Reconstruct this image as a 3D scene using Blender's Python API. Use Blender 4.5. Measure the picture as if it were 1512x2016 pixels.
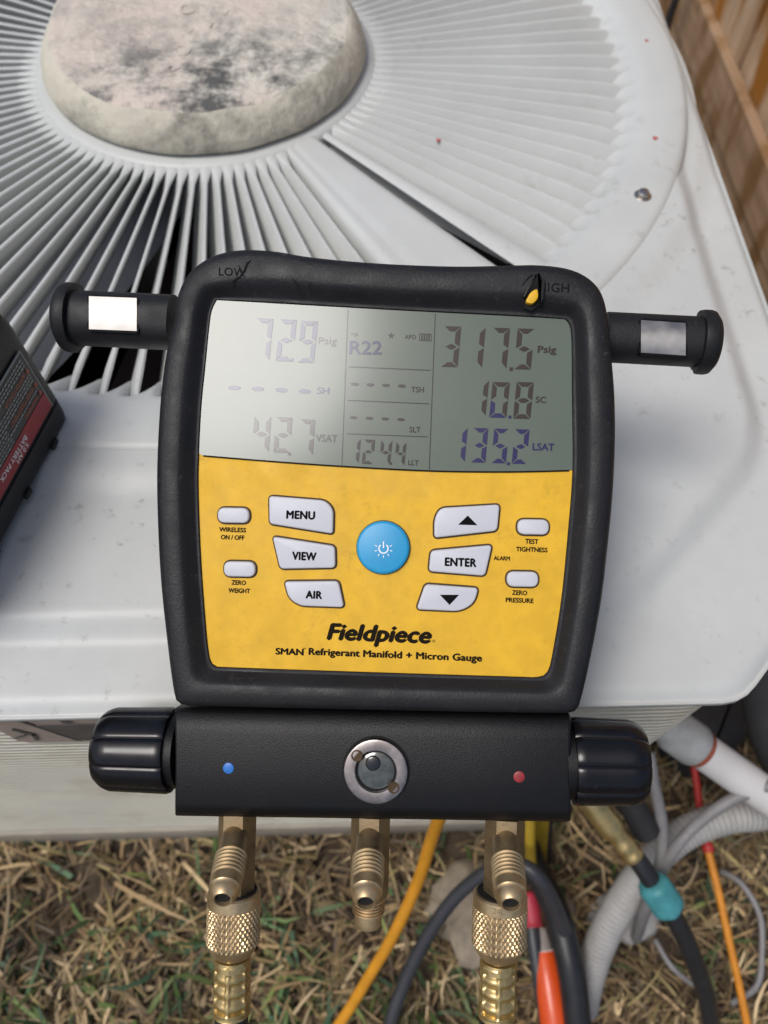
import bpy, math, random
import numpy as np
from mathutils import Vector, Matrix
random.seed(7); rng = np.random.default_rng(7)
for o in list(bpy.data.objects): bpy.data.objects.remove(o)
scene = bpy.context.scene
COL = scene.collection
PI = math.pi
# ------------------------------------------------------------------ camera
ZT = 0.4523                      # height of the condenser top
CAM = Vector((0, 0, ZT + 0.31))
FPX = 1523.0                     # focal length in photograph pixels (2016 high)
cR = Vector((0.9997, -0.0242, 0.0069)).normalized()
cF = Vector((0.0178, 0.4886, -0.8723)).normalized()
cU = cR.cross(cF).normalized(); cR = cF.cross(cU).normalized()
cam = bpy.data.cameras.new('camera'); camo = bpy.data.objects.new('camera', cam); COL.objects.link(camo)
m = Matrix.Identity(4)
for i in range(3):
    m[i][0] = cR[i]; m[i][1] = cU[i]; m[i][2] = -cF[i]; m[i][3] = CAM[i]
camo.matrix_world = m
cam.sensor_fit = 'VERTICAL'; cam.sensor_height = 24; cam.lens = 24 * FPX / 2016
cam.clip_start = 0.01; cam.clip_end = 2000
cam.dof.use_dof = True; cam.dof.focus_distance = 0.284; cam.dof.aperture_fstop = 7.0
scene.camera = camo
# ------------------------------------------------------------------ world, sun, exposure
SUN = Vector((-0.375, -0.195, 0.92)).normalized()     # towards the sun: left, high
w = bpy.data.worlds.new('World'); scene.world = w; w.use_nodes = True
nt = w.node_tree; bg = nt.nodes['Background']
sk = nt.nodes.new('ShaderNodeTexSky'); sk.sky_type = 'NISHITA'; sk.sun_disc = False
sk.sun_elevation = math.asin(SUN.z); sk.sun_rotation = math.atan2(SUN.x, SUN.y)
sk.air_density = 1.0; sk.dust_density = 4.0; sk.ozone_density = 1.0
nt.links.new(sk.outputs[0], bg.inputs[0]); bg.inputs[1].default_value = 0.09
sd = bpy.data.lights.new('sun', 'SUN'); so = bpy.data.objects.new('sun', sd); COL.objects.link(so)
sd.energy = 1.5; sd.angle = math.radians(23); sd.color = (1.0, 0.985, 0.965)
so.rotation_euler = (-SUN).to_track_quat('-Z', 'Y').to_euler(); so.location = SUN * 5
vs = scene.view_settings; vs.view_transform = 'Standard'; vs.look = 'None'; vs.gamma = 1; vs.use_curve_mapping = False
vs.exposure = 0.25
scene.render.engine = 'CYCLES'; scene.cycles.use_denoising = True
scene.cycles.max_bounces = 8; scene.cycles.transparent_max_bounces = 8
# ------------------------------------------------------------------ materials
MATS = {}
def mat(name, col, rough=.5, metal=0.0, var=0.0, vscale=30, col2=None, bump=0.0, bscale=200, coat=0.0, spec=.5, dirt=None, coords='Object', coatr=.05, rvar=0.0):
    """procedural principled material: base colour, noise variation, dirt speckle, fine relief"""
    mt = bpy.data.materials.new(name); mt.use_nodes = True
    n = mt.node_tree.nodes; l = mt.node_tree.links; b = n['Principled BSDF']
    b.inputs['Roughness'].default_value = rough; b.inputs['Metallic'].default_value = metal
    b.inputs['Coat Weight'].default_value = coat; b.inputs['Coat Roughness'].default_value = coatr; b.inputs['Coat IOR'].default_value = 1.47
    b.inputs['Specular IOR Level'].default_value = spec
    tc = n.new('ShaderNodeNewGeometry' if coords == 'World' else 'ShaderNodeTexCoord'); src = tc.outputs['Position' if coords == 'World' else coords]
    c0 = (*col, 1); out = None
    if var > 0 or col2:
        nz = n.new('ShaderNodeTexNoise'); nz.inputs['Scale'].default_value = vscale; nz.inputs['Detail'].default_value = 6; nz.inputs['Roughness'].default_value = .62
        l.new(src, nz.inputs['Vector'])
        rp = n.new('ShaderNodeValToRGB'); rp.color_ramp.elements[0].position = .36; rp.color_ramp.elements[1].position = .66
        c2 = col2 if col2 else tuple(max(0, c * (1 - var)) for c in col)
        rp.color_ramp.elements[0].color = (*c2, 1); rp.color_ramp.elements[1].color = c0
        l.new(nz.outputs['Fac'], rp.inputs['Fac']); out = rp.outputs['Color']
    if dirt:
        dcol, dscale, lo, hi, amt = dirt
        nz = n.new('ShaderNodeTexNoise'); nz.inputs['Scale'].default_value = dscale; nz.inputs['Detail'].default_value = 9; nz.inputs['Roughness'].default_value = .7
        l.new(src, nz.inputs['Vector'])
        mr = n.new('ShaderNodeMapRange'); mr.inputs[1].default_value = lo; mr.inputs[2].default_value = hi; mr.inputs[3].default_value = 0; mr.inputs[4].default_value = amt
        l.new(nz.outputs['Fac'], mr.inputs[0])
        big = n.new('ShaderNodeTexNoise'); big.inputs['Scale'].default_value = dscale * .09; big.inputs['Detail'].default_value = 3; l.new(src, big.inputs['Vector'])
        br = n.new('ShaderNodeMapRange'); br.inputs[1].default_value = .38; br.inputs[2].default_value = .62; br.inputs[3].default_value = .12; br.inputs[4].default_value = 1.25; l.new(big.outputs['Fac'], br.inputs[0])
        mu = n.new('ShaderNodeMath'); mu.operation = 'MULTIPLY'; mu.use_clamp = True; l.new(mr.outputs[0], mu.inputs[0]); l.new(br.outputs[0], mu.inputs[1])
        mx = n.new('ShaderNodeMix'); mx.data_type = 'RGBA'
        l.new(mu.outputs[0], mx.inputs['Factor'])
        if out: l.new(out, mx.inputs['A'])
        else: mx.inputs['A'].default_value = c0
        mx.inputs['B'].default_value = (*dcol, 1); out = mx.outputs['Result']
    if out: l.new(out, b.inputs['Base Color'])
    else: b.inputs['Base Color'].default_value = c0
    if rvar > 0:
        nz = n.new('ShaderNodeTexNoise'); nz.inputs['Scale'].default_value = 90; nz.inputs['Detail'].default_value = 7
        l.new(src, nz.inputs['Vector'])
        mr = n.new('ShaderNodeMapRange'); mr.inputs[1].default_value = .3; mr.inputs[2].default_value = .7
        mr.inputs[3].default_value = max(.02, rough - rvar); mr.inputs[4].default_value = min(1, rough + rvar)
        l.new(nz.outputs['Fac'], mr.inputs[0]); l.new(mr.outputs[0], b.inputs['Roughness'])
    if bump > 0:
        nz = n.new('ShaderNodeTexNoise'); nz.inputs['Scale'].default_value = bscale; nz.inputs['Detail'].default_value = 4
        l.new(src, nz.inputs['Vector'])
        bp = n.new('ShaderNodeBump'); bp.inputs['Strength'].default_value = 1; bp.inputs['Distance'].default_value = bump
        l.new(nz.outputs['Fac'], bp.inputs['Height']); l.new(bp.outputs[0], b.inputs['Normal'])
    MATS[name] = mt; return mt
mat('unit_white', (.585, .60, .58), .45, var=.10, vscale=12, dirt=((.30, .29, .26), 70, .57, .76, .55), bump=.00018, bscale=120, coords='World')
mat('unit_cover', (.585, .60, .58), .45, var=.13, vscale=11, dirt=((.20, .19, .16), 130, .585, .70, .6), bump=.0002, bscale=90)
mat('unit_side', (.72, .70, .60), .5, var=.16, vscale=8, dirt=((.34, .26, .17), 14, .52, .74, .7), bump=.0002, bscale=90)
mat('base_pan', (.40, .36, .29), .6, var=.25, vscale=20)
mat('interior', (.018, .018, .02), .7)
mat('fan_grey', (.72, .72, .75), .5, var=.2, vscale=14)
mat('fan_dark', (.05, .02, .02), .6, var=.4, vscale=20)
mat('coil_fin', (.045, .05, .055), .45, metal=.4)
mat('screw', (.62, .58, .52), .28, 1.0, var=.3, vscale=300)
mat('paint_dot', (.45, .10, .09), .6)
mat('boot', (.0145, .0145, .0165), .50, spec=.30, var=.28, vscale=40, dirt=((.12, .115, .115), 300, .58, .76, .4), bump=.00012, bscale=900, rvar=.10)
mat('boot_text', (.006, .006, .007), .7, spec=.1)
mat('arm_rubber', (.014, .014, .016), .52, spec=.30, var=.25, vscale=60, dirt=((.12, .115, .11), 420, .62, .8, .5), bump=.0001, bscale=1200, rvar=.1)
mat('plate_metal', (.45, .435, .42), .50, 1.0, var=.35, vscale=90, dirt=((.25, .20, .15), 500, .62, .75, .6), rvar=.12)
mat('panel_yellow', (.78, .45, .022), .50, spec=.3, var=.15, vscale=110, dirt=((.22, .12, .02), 300, .55, .85, .45), bump=.00004, bscale=2500, rvar=.08)
mat('button_white', (.57, .58, .62), .45, var=.07, vscale=70, dirt=((.36, .33, .30), 900, .66, .8, .4))
mat('button_blue', (.016, .33, .62), .40, var=.12, vscale=90, dirt=((.25, .33, .42), 700, .64, .8, .4))
mat('grime', (.060, .035, .012), .8)
mat('ink', (.004, .004, .005), .7, spec=.08)
mat('ink_panel', (.012, .008, .004), .7, spec=.08)
mat('white_print', (.85, .87, .9), .5)
mat('lcd', (.105, .135, .105), .5, spec=.1, var=.10, vscale=25, coat=1, coatr=.165)
mat('segment_dark', (.012, .010, .012), .6, spec=.1, coat=1, coatr=.165)
mat('segment_brown', (.026, .017, .013), .6, spec=.1, coat=1, coatr=.165)
mat('segment_blue', (.012, .010, .075), .6, spec=.1, coat=1, coatr=.165)
mat('block', (.006, .006, .007), .42, spec=.30, var=.2, vscale=200, dirt=((.16, .16, .15), 900, .74, .80, .6), bump=.00014, bscale=2300)
mat('knob', (.006, .006, .008), .25, spec=.4, var=.2, vscale=60, dirt=((.07, .07, .08), 320, .62, .78, .4), rvar=.08)
mat('brass', (.74, .55, .31), .40, .85, var=.35, vscale=120, dirt=((.16, .09, .04), 300, .58, .76, .7), rvar=.1)
mat('brass_dark', (.44, .33, .19), .46, .85, var=.35, vscale=160, dirt=((.09, .05, .03), 320, .5, .72, .8), bump=.00006, bscale=2500, rvar=.1)
mat('brass_bright', (.72, .53, .23), .32, .85, var=.25, vscale=140, dirt=((.22, .12, .04), 350, .6, .76, .6), rvar=.08)
mat('steel', (.33, .30, .29), .40, 1.0, var=.35, vscale=200, dirt=((.16, .12, .10), 700, .55, .75, .7), rvar=.12)
mat('hole', (.004, .004, .004), .9)
mat('sight_glass', (.085, .095, .088), .12, var=.5, vscale=300, coat=1.0)
mat('sight_core', (.006, .007, .007), .15, coat=1.0)
mat('dot_blue', (.03, .19, .60), .4, var=.2, vscale=500)
mat('dot_red', (.33, .03, .035), .45, var=.3, vscale=500)
mat('hose_black', (.022, .023, .026), .42, var=.3, vscale=90, dirt=((.12, .11, .10), 300, .6, .8, .4), bump=.0001, bscale=700)
mat('hose_grey', (.050, .052, .060), .42, var=.25, vscale=60, dirt=((.14, .13, .12), 200, .6, .8, .4))
mat('hose_orange', (.75, .33, .025), .42, var=.2, vscale=50, dirt=((.35, .17, .04), 160, .58, .8, .5))
mat('wire_orange', (.72, .27, .02), .5, var=.25, vscale=60)
mat('wire_red', (.50, .035, .03), .5, var=.25, vscale=60)
mat('collar_red', (.52, .045, .075), .5, var=.2, vscale=90)
mat('collar_teal', (.075, .33, .36), .5, var=.25, vscale=110, bump=.0003, bscale=300)
mat('handle_orange', (.80, .095, .015), .35, var=.12, vscale=80, coat=.3)
mat('clear_plastic', (.50, .45, .42), .35, var=.35, vscale=90)
mat('conduit_white', (.44, .43, .41), .55, var=.25, vscale=30, dirt=((.30, .27, .22), 50, .55, .8, .6))
mat('pvc', (.68, .66, .64), .4, var=.1, vscale=30, dirt=((.35, .28, .22), 60, .6, .8, .5))
mat('fitting_grey', (.42, .43, .42), .5, var=.35, vscale=40)
mat('primer', (.30, .07, .03), .6, var=.4, vscale=90)
mat('wire_grey', (.26, .25, .25), .5, var=.3, vscale=60)
mat('insulation', (.030, .030, .032), .75, var=.3, vscale=60, bump=.0004, bscale=300)
mat('strap_yellow', (.55, .37, .03), .5, var=.3, vscale=100)
mat('stone', (.42, .35, .26), .85, var=.4, vscale=40, bump=.002, bscale=90)
mat('concrete', (.60, .58, .50), .9, col2=(.62, .53, .46), vscale=18, dirt=((.10, .10, .095), 40, .44, .60, .85), bump=.0026, bscale=170)
mat('concrete_side', (.62, .59, .48), .9, col2=(.56, .52, .43), vscale=22, dirt=((.20, .19, .16), 34, .46, .68, .75), bump=.0018, bscale=130)
mat('battery', (.016, .016, .017), .5, var=.3, vscale=50, dirt=((.06, .05, .045), 140, .56, .78, .6), bump=.0003, bscale=350)
mat('battery_label', (.055, .058, .056), .45, var=.2, vscale=120)
mat('label_red', (.36, .025, .035), .42, var=.2, vscale=70, dirt=((.45, .22, .22), 150, .62, .8, .4))
mat('label_orange', (.42, .10, .03), .5, var=.3, vscale=200)
mat('label_grey', (.30, .32, .31), .5)
mat('sticker', (.50, .40, .34), .6, var=.15, vscale=60, dirt=((.75, .72, .66), 90, .62, .70, .8))
mat('sticker_ink', (.15, .14, .13), .6, var=.3, vscale=150)
mat('dirt', (.10, .072, .045), .95, col2=(.042, .031, .021), vscale=25, bump=.006, bscale=60)
# wood with long grain and stain
def wood(name, c1, c2, stain, axis):
    mt = bpy.data.materials.new(name); mt.use_nodes = True
    n = mt.node_tree.nodes; l = mt.node_tree.links; b = n['Principled BSDF']; b.inputs['Roughness'].default_value = .8
    tc = n.new('ShaderNodeTexCoord'); mp = n.new('ShaderNodeMapping'); l.new(tc.outputs['Object'], mp.inputs[0])
    mp.inputs['Scale'].default_value = (60, 4, 60) if axis == 'y' else (60, 60, 4)
    nz = n.new('ShaderNodeTexNoise'); nz.inputs['Scale'].default_value = 1; nz.inputs['Detail'].default_value = 6; l.new(mp.outputs[0], nz.inputs[0])
    rp = n.new('ShaderNodeValToRGB'); rp.color_ramp.elements[0].position = .3; rp.color_ramp.elements[1].position = .7
    rp.color_ramp.elements[0].color = (*c1, 1); rp.color_ramp.elements[1].color = (*c2, 1); l.new(nz.outputs['Fac'], rp.inputs[0])
    mp2 = n.new('ShaderNodeMapping'); l.new(tc.outputs['Object'], mp2.inputs[0]); mp2.inputs['Scale'].default_value = (18, 18, 6)
    n2 = n.new('ShaderNodeTexNoise'); n2.inputs['Scale'].default_value = 1.2; n2.inputs['Detail'].default_value = 5; l.new(mp2.outputs[0], n2.inputs[0])
    mr = n.new('ShaderNodeMapRange'); mr.inputs[1].default_value = .47; mr.inputs[2].default_value = .6; l.new(n2.outputs['Fac'], mr.inputs[0])
    mx = n.new('ShaderNodeMix'); mx.data_type = 'RGBA'; l.new(mr.outputs[0], mx.inputs['Factor']); l.new(rp.outputs[0], mx.inputs['A']); mx.inputs['B'].default_value = (*stain, 1)
    l.new(mx.outputs['Result'], b.inputs['Base Color'])
    bp = n.new('ShaderNodeBump'); bp.inputs['Distance'].default_value = .001; l.new(nz.outputs['Fac'], bp.inputs['Height']); l.new(bp.outputs[0], b.inputs['Normal'])
    MATS[name] = mt
wood('wood_picket', (.44, .29, .17), (.66, .49, .33), (.36, .14, .012), 'z')
wood('wood_board', (.30, .185, .105), (.50, .34, .215), (.24, .13, .05), 'y')
# grass: colour carried per blade
mt = bpy.data.materials.new('grass_blades'); mt.use_nodes = True
n = mt.node_tree.nodes; l = mt.node_tree.links; b = n['Principled BSDF']; b.inputs['Roughness'].default_value = .6
at = n.new('ShaderNodeAttribute'); at.attribute_name = 'col'; l.new(at.outputs['Color'], b.inputs['Base Color']); MATS['grass_blades'] = mt
# ------------------------------------------------------------------ helpers
def ray(px, py):
    return (cR * (px - 756) - cU * (py - 1008) + cF * FPX)
def onz(px, py, z):
    d = ray(px, py); return CAM + d * ((z - CAM.z) / d.z)
def onx(px, py, x):
    d = ray(px, py); return CAM + d * ((x - CAM.x) / d.x)
def ony(px, py, y):
    d = ray(px, py); return CAM + d * ((y - CAM.y) / d.y)
def empty(name, loc=(0, 0, 0), label=None, cat=None, group=None, mw=None):
    o = bpy.data.objects.new(name, None); COL.objects.link(o); o.empty_display_size = .02
    if mw is not None: o.matrix_world = mw
    else: o.location = loc
    tag(o, label, cat, group); return o
def tag(o, label=None, cat=None, group=None, kind=None):
    for k, v in (('label', label), ('category', cat), ('group', group), ('kind', kind)):
        if v: o[k] = v
    return o
class MB:
    def __init__(s): s.v = []; s.f = []
    def add(s, vs, fs):
        k = len(s.v); s.v += [tuple(v) for v in vs]; s.f += [tuple(i + k for i in f) for f in fs]; return s
    def box(s, c, h, R=None):
        vs = []
        for x in (-1, 1):
            for y in (-1, 1):
                for z in (-1, 1):
                    p = Vector((x * h[0], y * h[1], z * h[2]))
                    if R is not None: p = R @ p
                    vs.append(Vector(c) + p)
        return s.add(vs, [(0, 1, 3, 2), (4, 6, 7, 5), (0, 4, 5, 1), (2, 3, 7, 6), (0, 2, 6, 4), (1, 5, 7, 3)])
    def rings(s, rs, close=True, cap0=False, cap1=False):
        n = len(rs[0]); vs = [p for r in rs for p in r]; fs = []
        for i in range(len(rs) - 1):
            for j in range(n if close else n - 1):
                a = i * n + j; b_ = i * n + (j + 1) % n
                fs.append((a, b_, b_ + n, a + n))
        if cap0: fs.append(tuple(range(n - 1, -1, -1)))
        if cap1: fs.append(tuple((len(rs) - 1) * n + j for j in range(n)))
        return s.add(vs, fs)
    def lathe(s, prof, n=32, M=None, mod=None, cap0=True, cap1=True):
        """profile (r, h) turned round the local z axis, then moved by M"""
        rs = []
        for r, h in prof:
            ring = []
            for j in range(n):
                a = 2 * PI * j / n
                rr = mod(r, h, a) if mod else r
                p = Vector((rr * math.cos(a), rr * math.sin(a), h))
                ring.append(M @ p if M is not None else p)
            rs.append(ring)
        return s.rings(rs, True, cap0, cap1)
    def tube(s, pts, rad, n=12, caps=True, mod=None):
        pts = [Vector(p) for p in pts]; rs = []
        t = (pts[1] - pts[0]).normalized(); u = t.orthogonal().normalized()
        L = 0
        for i, p in enumerate(pts):
            if i: L += (p - pts[i - 1]).length
            t = (pts[min(i + 1, len(pts) - 1)] - pts[max(i - 1, 0)]).normalized()
            u = (u - t * u.dot(t)).normalized(); v = t.cross(u)
            r = rad[i] if isinstance(rad, (list, tuple)) else rad
            rs.append([p + (u * math.cos(2 * PI * j / n) + v * math.sin(2 * PI * j / n)) * (mod(r, L, 2 * PI * j / n) if mod else r) for j in range(n)])
        return s.rings(rs, True, caps, caps)
    def build(s, name, material, parent=None, smooth=False, angle=None, shift=None):
        me = bpy.data.meshes.new(name); me.from_pydata(s.v, [], s.f); me.update()
        if smooth:
            for p in me.polygons: p.use_smooth = True
            if angle: me.set_sharp_from_angle(angle=math.radians(angle))
        me.materials.append(MATS[material])
        o = bpy.data.objects.new(name, me); COL.objects.link(o)
        if parent is not None: o.parent = parent
        if shift is not None: o.location = shift
        return o
def spline(P, n=8, closed=False):
    P = [Vector(p) for p in P]; out = []; m_ = len(P)
    for i in range(m_ if closed else m_ - 1):
        if closed: a, b_, c, d = P[(i - 1) % m_], P[i], P[(i + 1) % m_], P[(i + 2) % m_]
        else: a, b_, c, d = P[max(i - 1, 0)], P[i], P[i + 1], P[min(i + 2, m_ - 1)]
        for k in range(n):
            t = k / n
            out.append(.5 * ((2 * b_) + (c - a) * t + (2 * a - 5 * b_ + 4 * c - d) * t * t + (3 * b_ - a - 3 * c + d) * t ** 3))
    if not closed: out.append(P[-1])
    return out
def rounded(P, r, n=5):
    """round the corners of a 2D polygon; r one radius or one per corner"""
    P = [Vector((p[0], p[1])) for p in P]; out = []; m_ = len(P)
    for i, p in enumerate(P):
        a = (P[i - 1] - p); b_ = (P[(i + 1) % m_] - p); rr = r[i] if isinstance(r, (list, tuple)) else r
        rr = min(rr, a.length * .48, b_.length * .48)
        s0 = p + a.normalized() * rr; s1 = p + b_.normalized() * rr
        for k in range(n + 1):
            t = k / n; out.append(s0 * (1 - t) ** 2 + p * 2 * t * (1 - t) + s1 * t * t)
    return out
def offset(P, d):
    out = []; m_ = len(P); A = sum(P[i - 1].x * P[i].y - P[i].x * P[i - 1].y for i in range(m_)); sg = 1 if A > 0 else -1
    for i, p in enumerate(P):
        t = (P[(i + 1) % m_] - P[i - 1])
        if t.length < 1e-9: out.append(p.copy()); continue
        t.normalize(); out.append(p + Vector((t.y, -t.x)) * sg * d)
    return out
def prism(mb, P, z0, z1, bev=0.0, dome=0.0):
    A = sum(P[i - 1].x * P[i].y - P[i].x * P[i - 1].y for i in range(len(P)))
    if A < 0: P = P[::-1]
    rs = [[(p.x, p.y, z0) for p in P]]
    if bev > 0:
        for k in range(4):
            a = k / 3 * PI / 2; Q = offset(P, -bev * (1 - math.cos(a))) ; rs.append([(p.x, p.y, z1 - bev + bev * math.sin(a)) for p in Q])
    else: rs.append([(p.x, p.y, z1) for p in P])
    return mb.rings(rs, True, True, True)
def text_mesh(body, bold=0.0, shear=0.0, spacing=1.0):
    cu = bpy.data.curves.new('t', 'FONT'); cu.body = body; cu.size = 1; cu.offset = bold; cu.shear = shear; cu.resolution_u = 3; cu.space_character = spacing
    o = bpy.data.objects.new('t', cu); COL.objects.link(o)
    dg = bpy.context.evaluated_depsgraph_get(); me = bpy.data.meshes.new_from_object(o.evaluated_get(dg))
    vs = np.array([v.co[:] for v in me.vertices]); fs = [tuple(p.vertices) for p in me.polygons]
    bpy.data.objects.remove(o); bpy.data.curves.remove(cu); bpy.data.meshes.remove(me)
    return vs, fs
def put_text(mb, body, origin, xdir, ydir, width, height, bold=0.0, shear=0.0, spacing=1.0, centre=True):
    """lay text so that its ink box has this width and height; origin = centre (or left end of the base line) of the ink box; bold thickens the strokes"""
    vs, fs = text_mesh(body, 0.0, shear, spacing)
    lo = vs.min(0); hi = vs.max(0); sx = width / (hi[0] - lo[0] + 2 * bold); sy = height / (hi[1] - lo[1] + 2 * bold)
    O = Vector(origin); X = Vector(xdir); Y = Vector(ydir); Z = X.cross(Y)
    cx = (lo[0] + hi[0]) / 2 if centre else lo[0]; cy = (lo[1] + hi[1]) / 2 if centre else lo[1]
    for k, (dx, dy) in enumerate(((-1, 0), (1, 0), (0, .8), (0, -.8)) if bold > 0 else ((0, 0),)):
        mb.add([O + X * ((v[0] - cx + dx * bold) * sx) + Y * ((v[1] - cy + dy * bold) * sy) + Z * (k * 4e-6) for v in vs], fs)
# ------------------------------------------------------------------ ground and sky are the setting
gm = MB(); N = 60
xs = np.concatenate([-np.geomspace(900, 1.2, 14), np.linspace(-1, 1, 50), np.geomspace(1.2, 900, 14)])
nx = len(xs)
V = []
for y in xs:
    for x in xs:
        z = 0.0
        if abs(x) < 1.1 and abs(y) < 1.1: z = .006 * math.sin(x * 23 + 1) * math.cos(y * 19) + .004 * math.sin(x * 51 + y * 37)
        V.append((x, y, z - .006))
gm.add(V, [(j * nx + i, j * nx + i + 1, (j + 1) * nx + i + 1, (j + 1) * nx + i) for j in range(nx - 1) for i in range(nx - 1)])
tag(gm.build('ground', 'dirt', smooth=True), kind='structure')
# ------------------------------------------------------------------ condenser
XC, YC = -0.1056, 0.5318; RH, RS, RR = 0.1149, 0.2902, 0.3234
X0, X1, Y0, Y1, CH = -0.437, 0.2255, 0.0868, 0.962, 0.070
unit = empty('air_conditioner_condenser', (XC, YC, 0), 'off-white outdoor air conditioner condenser with round slatted top grille', 'air conditioner')
def octagon(i=0.0, ch=CH):
    k = i * .586
    return [(X0 + i, Y0 + ch + k - 0), (X0 + ch + k, Y0 + i), (X1 - ch - k, Y0 + i), (X1 - i, Y0 + ch + k), (X1 - i, Y1 - ch - k), (X1 - ch - k, Y1 - i), (X0 + ch + k, Y1 - i), (X0 + i, Y1 - ch - k)]
def polar_r(poly, a):
    d = (math.cos(a), math.sin(a)); best = None
    for i in range(len(poly)):
        (ax, ay), (bx, by) = poly[i - 1], poly[i]
        ax -= XC; bx -= XC; ay -= YC; by -= YC
        ex, ey = bx - ax, by - ay; det = d[0] * -ey + ex * d[1]
        if abs(det) < 1e-12: continue
        t = (ax * -ey + ex * ay) / det; s_ = (d[0] * ay - d[1] * ax) / det
        if t > 0 and -1e-6 <= s_ <= 1 + 1e-6 and (best is None or t < best): best = t
    return best
def sstep(a, b_, x):
    t = min(1, max(0, (x - a) / (b_ - a))); return t * t * (3 - 2 * t)
def smax(a, b_, k=.012):
    h = max(0, min(1, .5 + .5 * (a - b_) / k)); return b_ + (a - b_) * h + k * h * (1 - h)
def cover_z(x, y):
    cx = abs(x - XC) - (.1945 - XC)
    d = smax(smax(cx, .1235 - y), ((XC + abs(x - XC)) - y + .0165) / 1.4142, .02)
    d = max(d, y - (Y1 - .03))
    z = -.007 * sstep(-.006, .008, d)
    r = math.hypot(x - XC, y - YC)
    z += -.003 * sstep(.330, .348, r)
    return z
# cover sheet between the rim and the octagonal edge, with a rolled-over skirt
NT = 560; NR = 64; oct0 = rounded(octagon(), .009, 6); oct0 = [(p.x, p.y) for p in oct0]
rb = [polar_r(oct0, 2 * PI * j / NT) for j in range(NT)]
rings = []
for i in range(NR + 1):
    t = i / NR; t = 1 - (1 - t) ** 1.25; ring = []
    for j in range(NT):
        a = 2 * PI * j / NT; r = .30 + (rb[j] - .30) * t; x = r * math.cos(a); y = r * math.sin(a)
        e = rb[j] - r; dz = -.004 * max(0, 1 - e / .008) ** 2
        ring.append((x, y, ZT + cover_z(x + XC, y + YC) + dz))
    rings.append(ring)
last = rings[-1]
for off, dz in ((.0010, -.0015), (.0014, -.003), (.0014, -.0055), (.0004, -.0070), (-.004, -.0075)):
    rings.append([(p[0] * (1 + off / rb[j]), p[1] * (1 + off / rb[j]), ZT - .011 + dz) for j, p in enumerate(last)])
mb = MB(); mb.rings(rings); mb.build('top_cover', 'unit_cover', unit, True)
# raised rim ring of the grille
mb = MB()
prof = [(.266, -.0160), (.2705, -.0118), (.2755, -.0080), (.281, -.0048), (.2862, -.0022), (.2905, -.0006), (.294, .0012), (.299, .0020), (.310, .0022), (.318, .0020), (.3215, .0010), (.3232, -.0015), (.3242, -.006), (.326, -.0095), (.334, -.0115)]
def scallop(r, h, a):
    if h > ZT - .0005 or r > .3: return r
    ph = ((math.degrees(a) + 62.05) % 3.38) / 3.38
    f_ = (1 - ph ** 1.4) * min(1, ph / .16); return r + (.2890 - r) * f_ * .75
mb.lathe([(r, ZT + h) for r, h in prof], 1065, mod=scallop, cap0=False, cap1=False); mb.build('grille_rim', 'unit_white', unit, True)
# hub disc
mb = MB()
mb.lathe([(.001, ZT + .001), (.095, ZT + .001), (.111, ZT + .0005), (.1145, ZT - .0008), (.1158, ZT - .004), (.1152, ZT - .012), (.09, ZT - .014)], 120, cap0=True, cap1=True); mb.build('grille_hub', 'unit_white', unit, True, 50)
# radial slats, one object each
st = [(.1115, .0040, -.0005, -.011), (.117, .0034, -.0007, -.014), (.1225, .0022, -.0012, -.018), (.128, .0012, -.0015, -.021), (.17, .00115, -.0015, -.022), (.22, .0013, -.0015, -.0225), (.258, .0016, -.0014, -.0225), (.270, .0020, -.0018, -.020), (.280, .0018, -.0030, -.016), (.288, .0012, -.0052, -.012)]
mb = MB(); rs = []
for r, hw, zt, zb in st:
    lean = (zt - zb) * -.50
    rs.append([(r, hw - lean * .0, zt - .0008), (r, hw * .55, zt), (r, -hw * .55, zt), (r, -hw, zt - .0008), (r, -hw * .8 + lean, zb), (r, hw * .8 + lean, zb)])
mb.rings(rs, True, True, True)
me = bpy.data.meshes.new('slat'); me.from_pydata(mb.v, [], mb.f); me.update(); me.materials.append(MATS['unit_white'])
for p in me.polygons: p.use_smooth = True
me.set_sharp_from_angle(angle=math.radians(40))
PITCH = 3.38; a = -95.857 + PITCH * .0
az = []
a0 = -62.05
while a0 > -62.05 - 340: az.append(a0); a0 -= PITCH
for a in az:
    o = bpy.data.objects.new('slat', me); COL.objects.link(o); o.parent = unit
    o.location = (0, 0, ZT); o.rotation_euler = (0, 0, math.radians(a))
# the broad flat spoke beside the dark slot
mb = MB(); rows = []
for r in np.linspace(.108, .292, 24):
    row = []
    for k in range(15):
        t = k / 14; aa = math.radians(-60.2 + t * (11.9 + .5 * (r - .11) / .18)); e = min(t, 1 - t)
        wv = -.0035 * (1 - min(1, e / .12)) ** 2 - .0010 * math.exp(-((t - .25) / .06) ** 2)
        row.append((r * math.cos(aa), r * math.sin(aa), ZT + wv + .0002))
    row = [(row[0][0], row[0][1], ZT - .02)] + row + [(row[-1][0], row[-1][1], ZT - .02)]
    rows.append(row)
mb.rings(rows, close=False); mb.build('grille_spoke', 'unit_white', unit, True, 50)
mb = MB(); rows = []
for r in np.linspace(.110, .2905, 16):
    row = []
    for k in range(7):
        t = k / 6; aa = math.radians(-46.3 + t * 3.6); row.append((r * math.cos(aa), r * math.sin(aa), ZT - .0004 - .0022 * (1 - t) ** 3 - .004 * t ** 3))
    rows.append(row)
mb.rings(rows, close=False); mb.build('grille_spoke', 'unit_white', unit, True, 50)
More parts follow.
